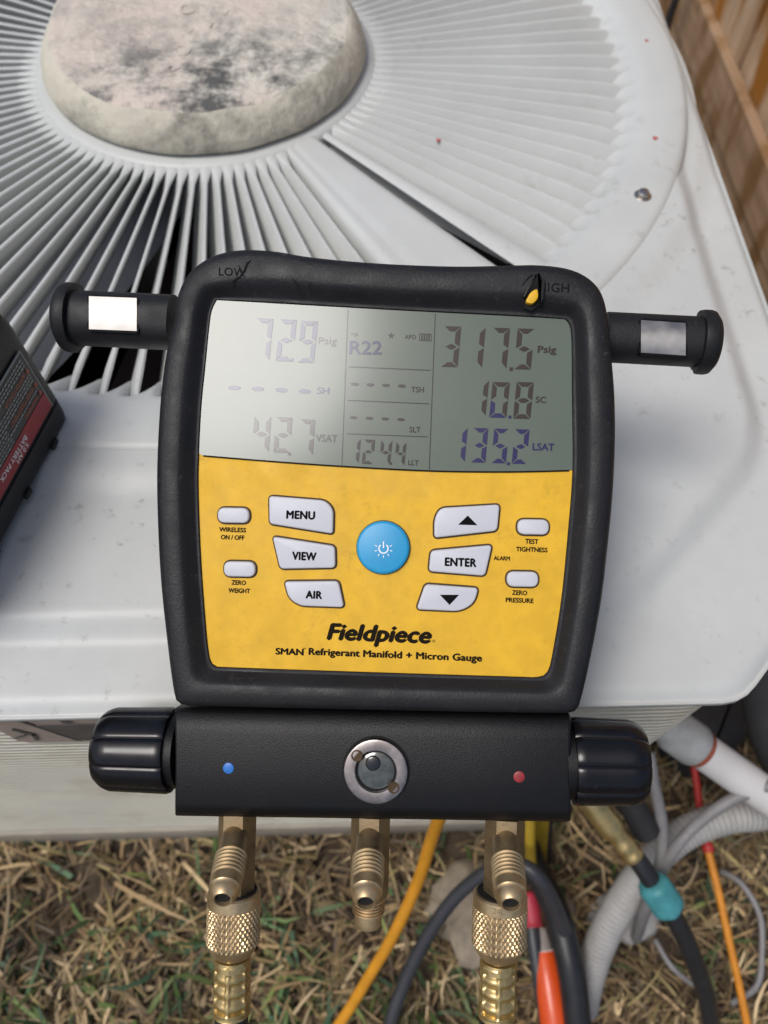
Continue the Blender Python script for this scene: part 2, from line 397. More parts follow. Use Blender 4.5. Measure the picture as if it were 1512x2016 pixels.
# body below the cover: fine horizontal ridges, then the base pan
pts = [(p.x - XC, p.y - YC) for p in rounded(octagon(.0045), .012, 4)]
inn = [(p.x - XC, p.y - YC) for p in rounded(octagon(.0065), .012, 4)]
rings = []; z = ZT - .0155; k = 0
while z > .060:
    for q, dz in ((pts, 0), (pts, -.0040), (inn, -.0043), (inn, -.0062)): rings.append([(x, y, z + dz) for x, y in q])
    z -= .0065; k += 1
mb = MB(); mb.rings(rings); mb.build('side_panel', 'unit_side', unit, True, 20)
mb = MB()
for (i, z) in ((.010, .056), (.004, .055), (.002, .052), (.002, .012), (.006, .0), (.02, -.01)):
    pass
rings = []
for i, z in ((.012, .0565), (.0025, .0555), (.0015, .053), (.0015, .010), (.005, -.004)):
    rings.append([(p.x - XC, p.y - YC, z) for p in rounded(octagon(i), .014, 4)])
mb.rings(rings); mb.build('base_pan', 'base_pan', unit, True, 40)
# inside: shroud, fan, motor, coil
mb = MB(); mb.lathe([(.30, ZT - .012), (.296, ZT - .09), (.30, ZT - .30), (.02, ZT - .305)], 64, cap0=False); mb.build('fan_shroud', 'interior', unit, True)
mb = MB(); mb.lathe([(.001, ZT - .055), (.060, ZT - .055), (.066, ZT - .062), (.066, ZT - .17), (.001, ZT - .172)], 40); mb.build('fan_motor', 'coil_fin', unit, True, 40)
for k, (ad, mt_) in enumerate(((-149, 'fan_grey'), (-97, 'fan_dark'), (-20, 'fan_dark'), (100, 'fan_grey'))):
    mb = MB(); rows = []
    for r in np.linspace(.055, .286, 10):
        row = []
        for t in np.linspace(-1, 1, 9):
            aa = math.radians(ad) + t * (.80 if mt_ == 'fan_grey' else .13) * (1.1 - r)
            row.append((r * math.cos(aa), r * math.sin(aa), ZT - (.036 if mt_ == 'fan_grey' else .09) - t * .018))
        rows.append(row)
    mb.rings(rows, close=False); mb.build('fan_blade', mt_, unit, True)
# screws and red paint specks on the rim
def to_unit(p): return (p.x - XC, p.y - YC, p.z)
p = onz(1265, 386, ZT + .002); mb = MB(); M = Matrix.Translation(to_unit(p))
mb.lathe([(.0050, 0), (.0052, .0006), (.0046, .0010), (.0036, .0010), (.0036, .0026), (.0030, .0034), (.0012, .0038)], 24, M); mb.build('screw', 'screw', unit, True, 35)
for ad in (62, 152, 242):
    mb2 = MB(); aa = math.radians(ad); M = Matrix.Translation((.309 * math.cos(aa), .309 * math.sin(aa), ZT + .002))
    mb2.lathe([(.0050, 0), (.0052, .0006), (.0046, .0010), (.0036, .0010), (.0036, .0026), (.0030, .0034), (.0012, .0038)], 24, M); mb2.build('screw', 'screw', unit, True, 35)
for q in ((1273, 80, 1.1), (1290, 272, 1.4), (863, 276, 1.2)):
    p = onz(q[0], q[1], ZT + (.0022 if q[0] > 1000 else -.001)); mb = MB()
    mb.lathe([(.0013 * q[2], 0), (.0012 * q[2], .0002), (.0005, .0003)], 9, Matrix.Translation(to_unit(p)), mod=lambda r, h, a: r * (1 + .25 * math.sin(3 * a + 1))); mb.build('paint_speck', 'paint_dot', unit)
# warning sticker under the lip, on the ridged front
yf = Y0 + .0030
def onf(px, py): p = ony(px, py, yf); return p
tl = onf(-150, 1419); tr_ = onf(186, 1413); bl = onf(-150, 1461); br = onf(186, 1458); zt, zb = ZT - .044, onf(90, 1462).z
zt = onf(90, 1416).z
def stk(mb, quad, y):   # quad given as (x, z) pairs
    mb.add([(x - XC, y - YC, z) for x, z in quad] + [(x - XC, y + .0004 - YC, z) for x, z in quad], [(0, 1, 2, 3), (4, 7, 6, 5), (0, 4, 5, 1), (1, 5, 6, 2), (2, 6, 7, 3), (3, 7, 4, 0)])
fx = lambda px: onf(px, 1440).x
fz = lambda py: onf(100, py).z
mb = MB(); xl, xr = fx(2), fx(330); c = .004
P2 = [(xl + c, zb), (xr, zb), (xr, zt + .004), (xl, zt + .004), (xl, zb + c)]
mb.add([(x - XC, yf - YC, z) for x, z in P2] + [(x - XC, yf + .0006 - YC, z) for x, z in P2], [(0, 1, 2, 3, 4), (0, 5, 6, 1), (4, 9, 5, 0)])
lab = mb.build('warning_sticker', 'sticker', unit)
mb = MB()
for q in ([(70, 1416), (78, 1416), (138, 1458), (128, 1458)], [(90, 1426), (330, 1424), (330, 1456), (132, 1457)], [(8, 1450), (8, 1451), (42, 1445), (42, 1443)], [(30, 1434), (37, 1431), (64, 1443), (56, 1447)], [(64, 1443), (58, 1442), (44, 1454), (51, 1455)], [(150, 1416), (172, 1421), (160, 1424), (150, 1422)]):
    stk(mb, [(fx(a), fz(b_)) for a, b_ in q], yf - .0006)
o = mb.build('sticker_print', 'sticker_ink', lab)
# ------------------------------------------------------------------ concrete lid on the hub
lid = empty('concrete_lid', (XC, YC, ZT + .001), 'round weathered concrete disc lying on the grille hub', 'concrete disc')
def lump(x, y): return .0011 * math.sin(x * 71 + 2) * math.sin(y * 63) + .0008 * math.sin(x * 140 + y * 90)
rings = []
for r, h in [(q[0], q[1] * .62) for q in ((.104, .0), (.1075, .004), (.1082, .009), (.1068, .018), (.1035, .028), (.1000, .0350), (.0978, .0380), (.0940, .0395), (.082, .0400), (.06, .0402), (.035, .0405), (.012, .0405))]:
    ring = []
    for j in range(110):
        a = 2 * PI * j / 110; x = r * math.cos(a); y = r * math.sin(a); d = lump(x, y)
        rr = r + d * .35 if h < .022 else r
        ring.append((rr * math.cos(a), rr * math.sin(a), h + (d if h > .0185 else 0)))
    rings.append(ring)
mb = MB(); mb.rings(rings, True, True, True); lo_ = mb.build('lid_body', 'concrete', lid, True)
lo_.data.materials.append(MATS['concrete_side'])
for p in lo_.data.polygons:
    if max(p.vertices) < 110 * 7: p.material_index = 1
# worn raised marks on the lid
for ch, px, py, s_ in (('D', 372, 18, .017), ('C', 362, 52, .017), ('O', 360, 96, .016), ('S', 345, 140, .016), ('G', 433, 22, .017), ('E', 430, 52, .016)):
    p = onz(px, py, ZT + .026); q = Vector((p.x - XC, p.y - YC, .0247 + lump(p.x - XC, p.y - YC)))
    vsx, fsx = text_mesh(ch, .0); mb = MB()
    mb.add([q + Vector((-.15, -1, 0)) * ((v[0] - .3) * s_) + Vector((1, -.15, 0)) * ((v[1] - .35) * s_) for v in vsx], fsx)
    k = len(mb.v); mb.v += [(x, y, z + .0008) for x, y, z in mb.v]; top = [tuple(i + k for i in f) for f in mb.f]
    edges = {}
    for f in mb.f:
        for i in range(len(f)):
            e = (f[i - 1], f[i]); edges[e] = 1
    side = [(a_, b_, b_ + k, a_ + k) for a_, b_ in edges if (b_, a_) not in edges]
    mb.f = top + side; mb.build('raised_mark', 'concrete', lid)
# ------------------------------------------------------------------ battery pack
# it stands upside down with its label side turned to the camera
b0 = onz(132, 842, ZT); b1 = onz(0, 1092, ZT); be = (b1 - b0); be.z = 0; be.normalize(); bn = Vector((-be.y, be.x, 0))
if bn.x < 0: bn = -bn
def fray(px, py, lift=0.0):          # a point on the label side: (along, up)
    d = ray(px, py); t = (b0 + bn * lift - CAM).dot(bn) / d.dot(bn); p = CAM + d * t - b0; return Vector((p.dot(be), p.z))
HB_ = fray(8, 592).y
bat = empty('battery_pack', (b0.x, b0.y, ZT), 'black power tool battery pack with red striped label beside the gauge', 'battery')
def bp(s_, z, lift=0.0): return be * s_ + bn * lift + Vector((0, 0, z))
LB = .118; DB = .062
P = rounded([(-.0065, 0.0), (LB, 0.0), (LB, -DB), (-.0065, -DB)], [.006, .010, .012, .010], 5)
mb = MB(); rings = []
for off, z in ((-.0035, .0005), (-.0008, .0030), (0, .0075), (0, HB_ * .20), (-.0010, HB_ * .205), (-.0010, HB_ * .225), (0, HB_ * .23), (-.0006, HB_ * .6), (-.0010, HB_ * .86), (-.0028, HB_ * .95), (-.007, HB_)):
    Q = offset(P[::-1], off) ; rings.append([bp(p.x, z, p.y) for p in Q])
mb.rings(rings, True, True, True); mb.build('battery_body', 'battery', bat, True, 40)
# terminal block on top
mb = MB()
Q = rounded([(.02, -.012), (LB - .02, -.012), (LB - .02, -DB + .01), (.02, -DB + .01)], .004, 4)
mb.rings([[bp(p.x, z, p.y) for p in offset(Q[::-1], o_)] for o_, z in ((0, HB_ - .001), (0, HB_ + .012), (-.002, HB_ + .014))], True, True, True); mb.build('terminal_block', 'battery', bat, True, 40)
mb = MB()       # small feet and latches along the bottom edge
for s_ in (.012, .040, .072):
    mb = MB(); mb.box(bp(s_, .0030, -.0004), (.0025, .0010, .0014), Matrix((tuple(be), tuple(bn), (0, 0, 1))).transposed()); mb.build('moulded_foot', 'battery', bat)
lab_tl = fray(38, 692); lab_bl = fray(99, 796)
zt_l = (lab_tl.y + fray(0, 757).y) / 2; zb_l = (lab_bl.y + fray(0, 987).y) / 2; s0_l = (lab_tl.x + lab_bl.x) / 2; s1_l = LB - .008
zr_l = zb_l + (zt_l - zb_l) * .27
def bquad(a0, a1, z0, z1, lift): 
    q = [bp(a0, z0, lift), bp(a1, z0, lift), bp(a1, z1, lift), bp(a0, z1, lift)]
    return q + [v - bn * .0006 for v in q], [(0, 1, 2, 3), (0, 4, 5, 1), (1, 5, 6, 2), (2, 6, 7, 3), (3, 7, 4, 0)]
mb = MB(); mb.add(*bquad(s0_l, s1_l, zb_l, zt_l, .0003)); lb = mb.build('rating_label', 'battery_label', bat)
mb = MB(); mb.add(*bquad(s0_l + .0003, s1_l, zb_l + .0003, zr_l, .0006)); mb.build('red_band', 'label_red', lb)
mb = MB(); t_ = .0005
mb.add(*bquad(s0_l - t_, s0_l, zb_l - t_, zt_l + t_, .0005)); mb.build('label_border', 'label_grey', lb)
mb = MB(); mb.add(*bquad(s0_l, s1_l, zt_l, zt_l + t_, .0005)); mb.build('label_border', 'label_grey', lb)
HL = zt_l - zb_l
def btext(mb, body, s_, z, wd, ht, bold=.012): put_text(mb, body, bp(s_, z, .0008), be, Vector((0, 0, -1)), wd, ht, bold)
q0 = fray(52, 860, .0008); q1 = fray(2, 948, .0008)
mb = MB(); wd = q1.x - q0.x; btext(mb, 'BATTERY PACK', (q0.x + q1.x) / 2, zb_l + (zr_l - zb_l) * .62, wd, (zr_l - zb_l) * .30); btext(mb, '5.0 AH', q0.x + wd * .27, zb_l + (zr_l - zb_l) * .26, wd * .42, (zr_l - zb_l) * .26); mb.build('lettering', 'white_print', lb)
mb = MB(); rows_ = (zb_l + HL * .35, zb_l + HL * .50, zb_l + HL * .75); xs0 = s0_l + .0045
for body, z, wd in (('WARNING', rows_[0], .0125), ('AVERTISSEMENT', rows_[1], .0215), ('ADVERTENCIA', rows_[2], .0185)):
    btext(mb, body, xs0 + wd / 2, z, wd, HL * .075)
    mb.add([bp(s0_l + .0010, z - HL * .04, .0008), bp(s0_l + .0038, z - HL * .04, .0008), bp(s0_l + .0024, z + HL * .045, .0008)][::-1], [(0, 1, 2)])
mb.build('lettering', 'label_orange', lb)
mb = MB()   # lines of print too small to read
z = zr_l + HL * .04
while z < zt_l - HL * .03:
    near = min(abs(z - q) for q in rows_); s_ = s0_l + .002 if near > HL * .06 else s0_l + .029
    while s_ < s1_l - .004:
        L = random.uniform(.0006, .0022); mb.add([bp(s_, z - HL * .013, .0006), bp(s_ + L, z - HL * .013, .0006), bp(s_ + L, z + HL * .013, .0006), bp(s_, z + HL * .013, .0006)], [(0, 1, 2, 3)]); s_ += L + .0006
    z += HL * .052
tag(mb.build('fine_print', 'label_grey', lb), kind='stuff')
# ------------------------------------------------------------------ manifold gauge
D = 0.276; roll = math.radians(2.0); tilt = math.radians(-4.2); pitch = math.radians(1.0)
gO = CAM + cF * D
gx = (cR * math.cos(roll) - cU * math.sin(roll)); gy = (cU * math.cos(roll) + cR * math.sin(roll))
gx = (gx * math.cos(tilt) + cF * math.sin(tilt)).normalized(); gy = (gy * math.cos(pitch) + cF * math.sin(pitch)).normalized(); gz = gx.cross(gy).normalized(); gy = gz.cross(gx).normalized()
GM = Matrix.Identity(4)
for i in range(3): GM[i][0] = gx[i]; GM[i][1] = gy[i]; GM[i][2] = gz[i]; GM[i][3] = gO[i]
gauge = empty('manifold_gauge', label='black and yellow digital refrigerant manifold gauge leaning on the condenser edge', cat='gauge', mw=GM)
def G(px, py, z=0.0):
    d = ray(px, py); t = (gO + gz * z - CAM).dot(gz) / d.dot(gz); p = CAM + d * t - gO
    return Vector((p.dot(gx), p.dot(gy)))
def G3(px, py, z=0.0): q = G(px, py, z); return Vector((q.x, q.y, z))
SC = D / FPX       # metres per photograph pixel at the gauge
outer = [(345, 625), (350, 582), (368, 545), (395, 517), (432, 498), (480, 490), (540, 493), (600, 503), (680, 512), (780, 519), (900, 523), (1000, 521), (1060, 520), (1118, 527), (1158, 545), (1184, 575), (1197, 620), (1205, 700), (1211, 780), (1212, 860), (1208, 960), (1199, 1060), (1185, 1180), (1165, 1290), (1144, 1380), (1128, 1403), (1060, 1405), (740, 1399), (420, 1392), (362, 1389), (344, 1372), (327, 1250), (315, 1130), (309, 1000), (309, 900), (316, 780), (328, 690)]
inner = [(405, 720), (413, 640), (418, 610), (430, 594), (460, 593), (780, 611), (1085, 627), (1112, 634), (1124, 655), (1126, 780), (1127, 926), (1118, 1050), (1105, 1180), (1088, 1285), (1078, 1322), (1058, 1333), (1010, 1332), (720, 1323), (460, 1314), (424, 1310), (412, 1290), (403, 1200), (395, 1080), (391, 960), (392, 897), (397, 800)]
ctr = G(755, 960)
def polyr(pts, angs):
    P = spline([Vector((*p, 0)) for p in pts], 8, True); P = [(p.x - ctr.x, p.y - ctr.y) for p in P]; out = []
    for a in angs:
        d = (math.cos(a), math.sin(a)); best = 0
        for i in range(len(P)):
            ax, ay = P[i - 1]; bx, by = P[i]; ex_, ey_ = bx - ax, by - ay; det = -d[0] * ey_ + ex_ * d[1]
            if abs(det) < 1e-15: continue
            t = (-ax * ey_ + ex_ * ay) / det; s_ = (d[0] * ay - d[1] * ax) / det
            if t > 0 and -1e-6 <= s_ <= 1.000001 and t > best: best = t
        out.append(best)
    return out
NA = 288; angs = [2 * PI * j / NA for j in range(NA)]
ZP = -.0055                                   # level of the yellow face below the rim
ro = polyr([G(*p, -.004) for p in outer], angs); ri = polyr([G(*p, ZP) for p in inner], angs)
def gring(t, z, extra=0.0): return [(ctr.x + (ro[j] * (1 - t) + ri[j] * t + extra) * math.cos(a), ctr.y + (ro[j] * (1 - t) + ri[j] * t + extra) * math.sin(a), z) for j, a in enumerate(angs)]
mb = MB(); rs = []
for t, z, e in ((.35, -.034, 0), (.06, -.0335, 0), (0, -.031, 0), (0, -.020, .0005), (0, -.012, .0008), (0, -.0075, .0006), (.01, -.0048, 0), (.05, -.0025, 0), (.12, -.0010, 0), (.22, -.0003, 0), (.40, 0, 0), (.58, -.0001, 0), (.66, -.0006, 0), (.74, -.0017, 0), (.82, -.0030, 0), (.90, -.0042, 0), (.955, -.0048, 0), (.975, -.0046, 0), (.99, -.0047, 0), (1.0, -.0056, 0), (1.01, -.0066, 0)):
    rs.append(gring(t, z, e))
mb.rings(rs, True, True, False); boot = mb.build('rubber_boot', 'boot', gauge, True)
# moulded words on the boot
for body, px, py, wd, ht in (('LOW', 457, 535, 55, 17), ('HIGH', 1090, 566, 60, 18)):
    mb = MB(); put_text(mb, body, G3(px, py, .00012), Vector((math.cos(-.02), math.sin(-.02), 0)), (0, 1, 0), wd * SC, ht * SC, .012, spacing=1.05)
    k = len(mb.v); mb.build('moulded_word', 'boot_text', boot)
# scratches and the tear that shows the yellow case
def strip(mb, pts, wpx, z):
    P = [G3(x, y, z) for x, y in pts]
    vs = []
    for i, p in enumerate(P):
        t = (P[min(i + 1, len(P) - 1)] - P[max(0, i - 1)]).normalized(); n_ = Vector((-t.y, t.x, 0)); wv = (wpx[i] if isinstance(wpx, (list, tuple)) else wpx) * SC / 2
        vs += [p + n_ * wv, p - n_ * wv]
    mb.add(vs, [(2 * i, 2 * i + 1, 2 * i + 3, 2 * i + 2) for i in range(len(P) - 1)])
mb = MB()
strip(mb, [(452, 565), (461, 552), (470, 545)], [1, 4, 2], .00016); strip(mb, [(470, 548), (482, 532), (487, 518), (494, 512)], [2, 5, 4, 1], .00016)
mb.build('scratch', 'boot_text', boot); mb = MB(); strip(mb, [(470, 522), (476, 536), (482, 546)], [1, 3.5, 1], .00018); strip(mb, [(574, 546), (583, 558), (588, 572)], [1, 2.5, 1], .00014)
mb.build('scratch', 'boot_text', boot); mb = MB(); strip(mb, [(612, 556), (606, 562), (612, 566)], [1, 2, 1], .00014); strip(mb, [(1028, 562), (1042, 545), (1050, 540)], [1, 3, 1], .00016)
mb.build('scratch', 'boot_text', boot)
mb = MB(); tp = [(1056, 538), (1066, 552), (1064, 575), (1061, 600), (1046, 612), (1031, 606), (1033, 588), (1044, 566)]
P = [G3(x, y, .0004 if y < 585 else -.0016) for x, y in tp]; mb.add(P + [p - Vector((0, 0, .002)) for p in P], [tuple(range(8))] + [(i, (i + 1) % 8, 8 + (i + 1) % 8, 8 + i) for i in range(8)]); mb.build('tear', 'hole', boot)
mb = MB(); tp = rounded([G(x, y, 0) for x, y in ((1044, 576), (1058, 568), (1060, 588), (1048, 600), (1033, 596))], .0012, 3)
prism(mb, tp, -.0025, .0007, .0003); mb.build('exposed_case', 'panel_yellow', boot, True, 40)
mb = MB(); tp = rounded([G(x, y, 0) for x, y in ((1058, 538), (1074, 556), (1070, 590), (1062, 604), (1062, 575), (1064, 556))], .0005, 3); prism(mb, tp, -.002, .0011, .0004)
tp = rounded([G(x, y, 0) for x, y in ((1056, 540), (1050, 560), (1032, 588), (1029, 584), (1040, 562))], .0005, 3); prism(mb, tp, -.002, .0008, .0003); mb.build('torn_flap', 'boot', boot, True, 40)
# face panel
mb = MB(); mb.add([Vector(p) for p in gring(1.005, ZP)], [tuple(range(NA))])
mb.add([Vector(p) for p in gring(1.005, ZP - .004)], [tuple(range(NA))[::-1]])
panel = mb.build('face_panel', 'panel_yellow', gauge)
# display: the part of the opening above a gently bowed line
bound = [(384, 896), (530, 908), (673, 918), (845, 927), (1000, 929), (1135, 926)]
ZL = ZP + .00035
B = spline([G3(*p, ZL) for p in bound], 6)
B2 = [Vector((p.x, p.y)) for p in B]
def above(p):
    for a_, b_ in zip(B2[:-1], B2[1:]):
        if a_.x <= p.x <= b_.x: t = (p.x - a_.x) / (b_.x - a_.x); return p.y - (a_.y + (b_.y - a_.y) * t)
    return p.y - (B2[0].y if p.x < B2[0].x else B2[-1].y)
inr = [Vector(p[:2]) for p in gring(1.006, 0)]
top = [p for p in inr if above(p) > 0]
j0 = max(range(len(top)), key=lambda i: top[i].x - (0 if above(top[i]) < .004 else 1))
top = sorted(top, key=lambda p: math.atan2(p.y - B2[len(B2) // 2].y, p.x - ctr.x))
low = [p for p in B2 if top[-1].x < p.x < top[0].x]
disp = top + low          # ccw over the top from right to left, then back along the line
scr = empty('display', parent if False else (0, 0, 0)); scr.parent = gauge
mb = MB(); prism(mb, disp, ZP - .0005, ZL); mb.build('lcd_glass', 'lcd', scr)
mb = MB(); strip_pts = [Vector((p.x, p.y, ZL + .0001)) for p in B2 if top[-1].x < p.x < top[0].x]
vs = []
for i, p in enumerate(strip_pts): vs += [p + Vector((0, .00025, 0)), p - Vector((0, .0003, 0))]
mb.add(vs, [(2 * i, 2 * i + 1, 2 * i + 3, 2 * i + 2) for i in range(len(strip_pts) - 1)]); mb.build('display_edge', 'ink_panel', scr)
ZS = ZL + .00015
SEG = {'0': 'abcdef', '1': 'bc', '2': 'abged', '3': 'abgcd', '4': 'fgbc', '5': 'afgcd', '7': 'abc', '8': 'abcdefg', '9': 'abcdfg'}
def seg7(mb, chs, x0, y0, wd, ht, gap, slope, th, only=None, slant=.10):
    """seven-segment figures; all lengths in photograph pixels; x0,y0 = lower left of the first; slope = baseline drop per pixel"""
    for i, ch in enumerate(chs):
        if ch == ' ': continue
        ox = x0 + i * gap; oy = y0 + (ox - x0) * slope
        def T(u, v):  # u right, v up
            X = ox + u + v * slant; Y = oy - v + u * slope; return G3(X, Y, ZS)
        h2 = ht / 2; g = th * .06; e = th * .45
        shapes = {'a': [(g, ht), (wd - g, ht), (wd - th, ht - th * .8), (th, ht - th * .8)], 'd': [(th, th * .8), (wd - th, th * .8), (wd - g, 0), (g, 0)],
                  'g': [(e, h2), (th * 1.2, h2 + th * .42), (wd - th * 1.2, h2 + th * .42), (wd - e, h2), (wd - th * 1.2, h2 - th * .42), (th * 1.2, h2 - th * .42)],
                  'f': [(0, ht - g), (th * .85, ht - th), (th * .85, h2 + th * .62), (0, h2 + g)], 'e': [(0, h2 - g), (th * .85, h2 - th * .62), (th * .85, th), (0, g)],
                  'b': [(wd, ht - g), (wd, h2 + g), (wd - th * .85, h2 + th * .62), (wd - th * .85, ht - th)], 'c': [(wd, h2 - g), (wd, g), (wd - th * .85, th), (wd - th * .85, h2 - th * .62)]}
        for s_ in SEG[ch]:
            if only and (i, s_) not in only: continue
            P_ = [T(*q) for q in shapes[s_]]; mb.add(P_, [tuple(range(len(P_)))])
def dotq(mb, x, y, s_):
    mb.add([G3(x, y, ZS), G3(x + s_, y, ZS), G3(x + s_, y - s_, ZS), G3(x, y - s_, ZS)], [(0, 1, 2, 3)])
def ell(mb, x, y, a_, b_, n_=14):
    mb.add([G3(x + a_ * math.cos(2 * PI * k / n_), y - b_ * math.sin(2 * PI * k / n_) + .04 * a_ * math.cos(2 * PI * k / n_), ZS) for k in range(n_)], [tuple(range(n_))])
def ltext(mb, body, x, y, wd, ht, z, bold=.012, ang=0.0, shear=0.0, spacing=1.0, centre=True):
    put_text(mb, body, G3(x, y, z), (math.cos(ang), math.sin(ang), 0), (-math.sin(ang), math.cos(ang), 0), wd * SC, ht * SC, bold, shear, spacing, centre)
mb = MB(); sl = .045
seg7(mb, '72', 497, 708, 33, 82, 46, sl, 11); seg7(mb, '9', 585, 713, 33, 82, 46, sl, 11); dotq(mb, 572, 711, 6)
for k in range(4): ell(mb, 461 + k * 46.5, 763 + k * 2.4, 12.5, 4.6)
mb.build('figures_low_side', 'segment_blue', scr)
mb = MB(); seg7(mb, '42', 496, 889, 33, 70, 42, sl, 11, slant=.07); seg7(mb, '7', 586, 895, 30, 70, 42, sl, 11, slant=.07); dotq(mb, 567, 897, 6); ltext(mb, 'VSAT', 643, 863, 44, 16, ZS, .03)
seg7(mb, '1', 684, 911, 22, 48, 30, sl, 7.5); seg7(mb, '24', 712, 913, 22, 48, 34, sl, 7.5); seg7(mb, '4', 776, 916, 20, 46, 30, sl, 7.5); dotq(mb, 767, 915, 5)
ltext(mb, 'LLT', 814, 911, 21, 11, ZS, .03); ltext(mb, 'SLT', 817, 846, 23, 12, ZS, .03); ltext(mb, 'TSH', 822, 767, 26, 12, ZS, .03)
for k in range(4): ell(mb, 696 + k * 31.2, 822 + k * 1.3, 7.8, 3.0); ell(mb, 698 + k * 31, 756 + k * 1.3, 8, 3.2)
ltext(mb, 'APO', 808, 663, 22, 9, ZS, .02)
for q in ([(826, 657), (849, 658), (849, 671), (826, 670)],):
    for a_, b_ in zip(q, q[1:] + q[:1]): strip(mb, [a_, b_], 1.4, ZS)
for k in range(4): strip(mb, [(831 + k * 4.6, 659), (830.6 + k * 4.6, 669)], 2.6, ZS)
P_ = [(770 + (7.5 if k % 2 == 0 else 3) * math.sin(k * PI / 5), 661 - (7.5 if k % 2 == 0 else 3) * math.cos(k * PI / 5)) for k in range(10)]
mb.add([G3(*q, ZS) for q in P_], [tuple(range(10))[::-1]])
for a_, b_ in (((685, 608), (673, 918)), ((857, 617), (845, 927)), ((687, 722), (848, 729)), ((684, 788), (845, 795)), ((682, 854), (842, 860))): strip(mb, [a_, b_], 1.7, ZS)
mb.build('figures_middle', 'segment_dark', scr)
mb = MB(); ltext(mb, 'R22', 720, 684, 66, 28, ZS, .02); ltext(mb, 'SH', 636, 769, 26, 14, ZS, .03); mb.build('refrigerant_name', 'segment_blue', scr)
mb = MB(); ltext(mb, '°F', 698, 660, 14, 9, ZS, .0); ltext(mb, 'Psig', 645, 673, 37, 19, ZS, .006); mb.build('unit_words', 'segment_brown', scr)
mb = MB(); seg7(mb, '3175', 868, 722, 33, 80, 48, sl * .7, 12, slant=.09); dotq(mb, 1003, 730, 7)
ltext(mb, 'Psig', 1077, 690, 37, 19, ZS, .03)
seg7(mb, '1', 922, 818, 34, 70, 46, sl * .6, 11); seg7(mb, '0', 963, 822, 34, 70, 46, sl * .6, 11, only=[(0, s_) for s_ in 'abcf']); seg7(mb, '8', 1010, 824, 34, 72, 46, sl * .6, 11); ltext(mb, 'SC', 1065, 787, 21, 13, ZS, .03); mb.build('figures_high_side', 'segment_brown', scr)
mb = MB(); seg7(mb, '0', 963, 822, 34, 70, 46, sl * .6, 11, only=[(0, 'e'), (0, 'd')]); dotq(mb, 1001, 824, 6)
seg7(mb, '1352', 886, 909, 29, 68, 40.5, sl * .7, 11, slant=.09); dotq(mb, 998, 916, 6); ltext(mb, 'LSAT', 1070, 880, 43, 15, ZS, .03); mb.build('figures_condensing', 'segment_blue', scr)
# buttons
ZB = ZP + .00025; HB = ZP + .0017
def button(name, pts, rad, words=None):
    P_ = rounded([G(*p, HB) for p in pts], [r * SC for r in rad] if isinstance(rad, (list, tuple)) else rad * SC, 6)
    mb = MB(); prism(mb, P_, ZP - .001, HB, .0006); b_ = mb.build(name, 'button_white', gauge, True, 50)
    A = sum(P_[i - 1].x * P_[i].y - P_[i].x * P_[i - 1].y for i in range(len(P_)))
    mb = MB(); prism(mb, offset(P_, .00062), ZP - .0005, ZP + .00012); mb.build('button_seat', 'grime', b_)
    return b_
ZW = HB + .00008
for body, pts, rad, (tx_, ty_, tw, th_) in (
    ('MENU', [(529, 976), (640, 985), (656, 1002), (655, 1051), (530, 1031)], [9, 26, 14, 7, 8], (592, 1014, 59, 18)),
    ('VIEW', [(536, 1056), (659, 1075), (660, 1118), (551, 1120)], [9, 9, 9, 9], (599, 1095, 50, 18)),
    ('AIR', [(559, 1145), (666, 1144), (677, 1196), (590, 1193), (568, 1178)], [9, 9, 9, 26, 22], (618, 1171, 34, 17)),
    ('ENTER', [(848, 1084), (969, 1073), (955, 1134), (844, 1125)], [9, 9, 9, 9], (907, 1107, 63, 18)),
    ('UP', [(855, 1022), (866, 1000), (984, 993), (979, 1045), (855, 1059)], [16, 22, 9, 9, 8], None or (921, 1024, 0, 0)),
    ('DOWN', [(837, 1150), (942, 1158), (934, 1188), (906, 1204), (820, 1200)], [9, 9, 24, 24, 9], (885, 1180, 0, 0))):
    b_ = button('button', pts, rad); mb = MB()
    if body == 'UP': mb.add([G3(x, y, ZW) for x, y in ((902, 1033), (940, 1034), (921, 1015))], [(0, 1, 2)])
    elif body == 'DOWN': mb.add([G3(x, y, ZW) for x, y in ((866, 1171), (904, 1171), (885, 1191))], [(2, 1, 0)])
    else: ltext(mb, body, tx_, ty_, tw, th_, ZW, .055, spacing=1.05)
    mb.build('lettering', 'ink', b_)
for x, y in ((459, 1014), (471, 1120), (1050, 1037), (1029, 1140)):
    button('small_button', [(x - 31, y - 15), (x + 31, y - 14), (x + 31, y + 16), (x - 31, y + 15)], 14.8)
c_ = G(754, 1078, HB); mb = MB(); mb.lathe([(53 * SC, ZP - .0005), (53 * SC, HB - .0003), (51.5 * SC, HB + .0003), (47 * SC, HB + .0005), (1 * SC, HB + .0006)], 64, Matrix.Translation((c_.x, c_.y, 0))); pw = mb.build('power_button', 'button_blue', gauge, True, 60)
mb = MB(); mb.lathe([(54.6 * SC, ZP - .0005), (54.6 * SC, ZP + .00015), (50 * SC, ZP + .00015)], 64, Matrix.Translation((c_.x, c_.y, 0))); mb.build('button_seat', 'grime', pw)
mb = MB(); zz = HB + .00075; cx_, cy_ = 755, 1080
arc = [(cx_ + 9 * math.sin(a_), cy_ - 9 * math.cos(a_)) for a_ in np.linspace(.65, 2 * PI - .65, 22)]; strip(mb, arc, 2.4, zz); strip(mb, [(cx_, cy_ - 14), (cx_, cy_ - 1)], 2.4, zz)
for k in range(7):
    a_ = math.radians(70 + k * 36.7 - 0); strip(mb, [(cx_ + 13 * math.sin(a_), cy_ - 13 * math.cos(a_)), (cx_ + 18 * math.sin(a_), cy_ - 18 * math.cos(a_))], 1.6, zz)
mb.build('power_symbol', 'white_print', pw)
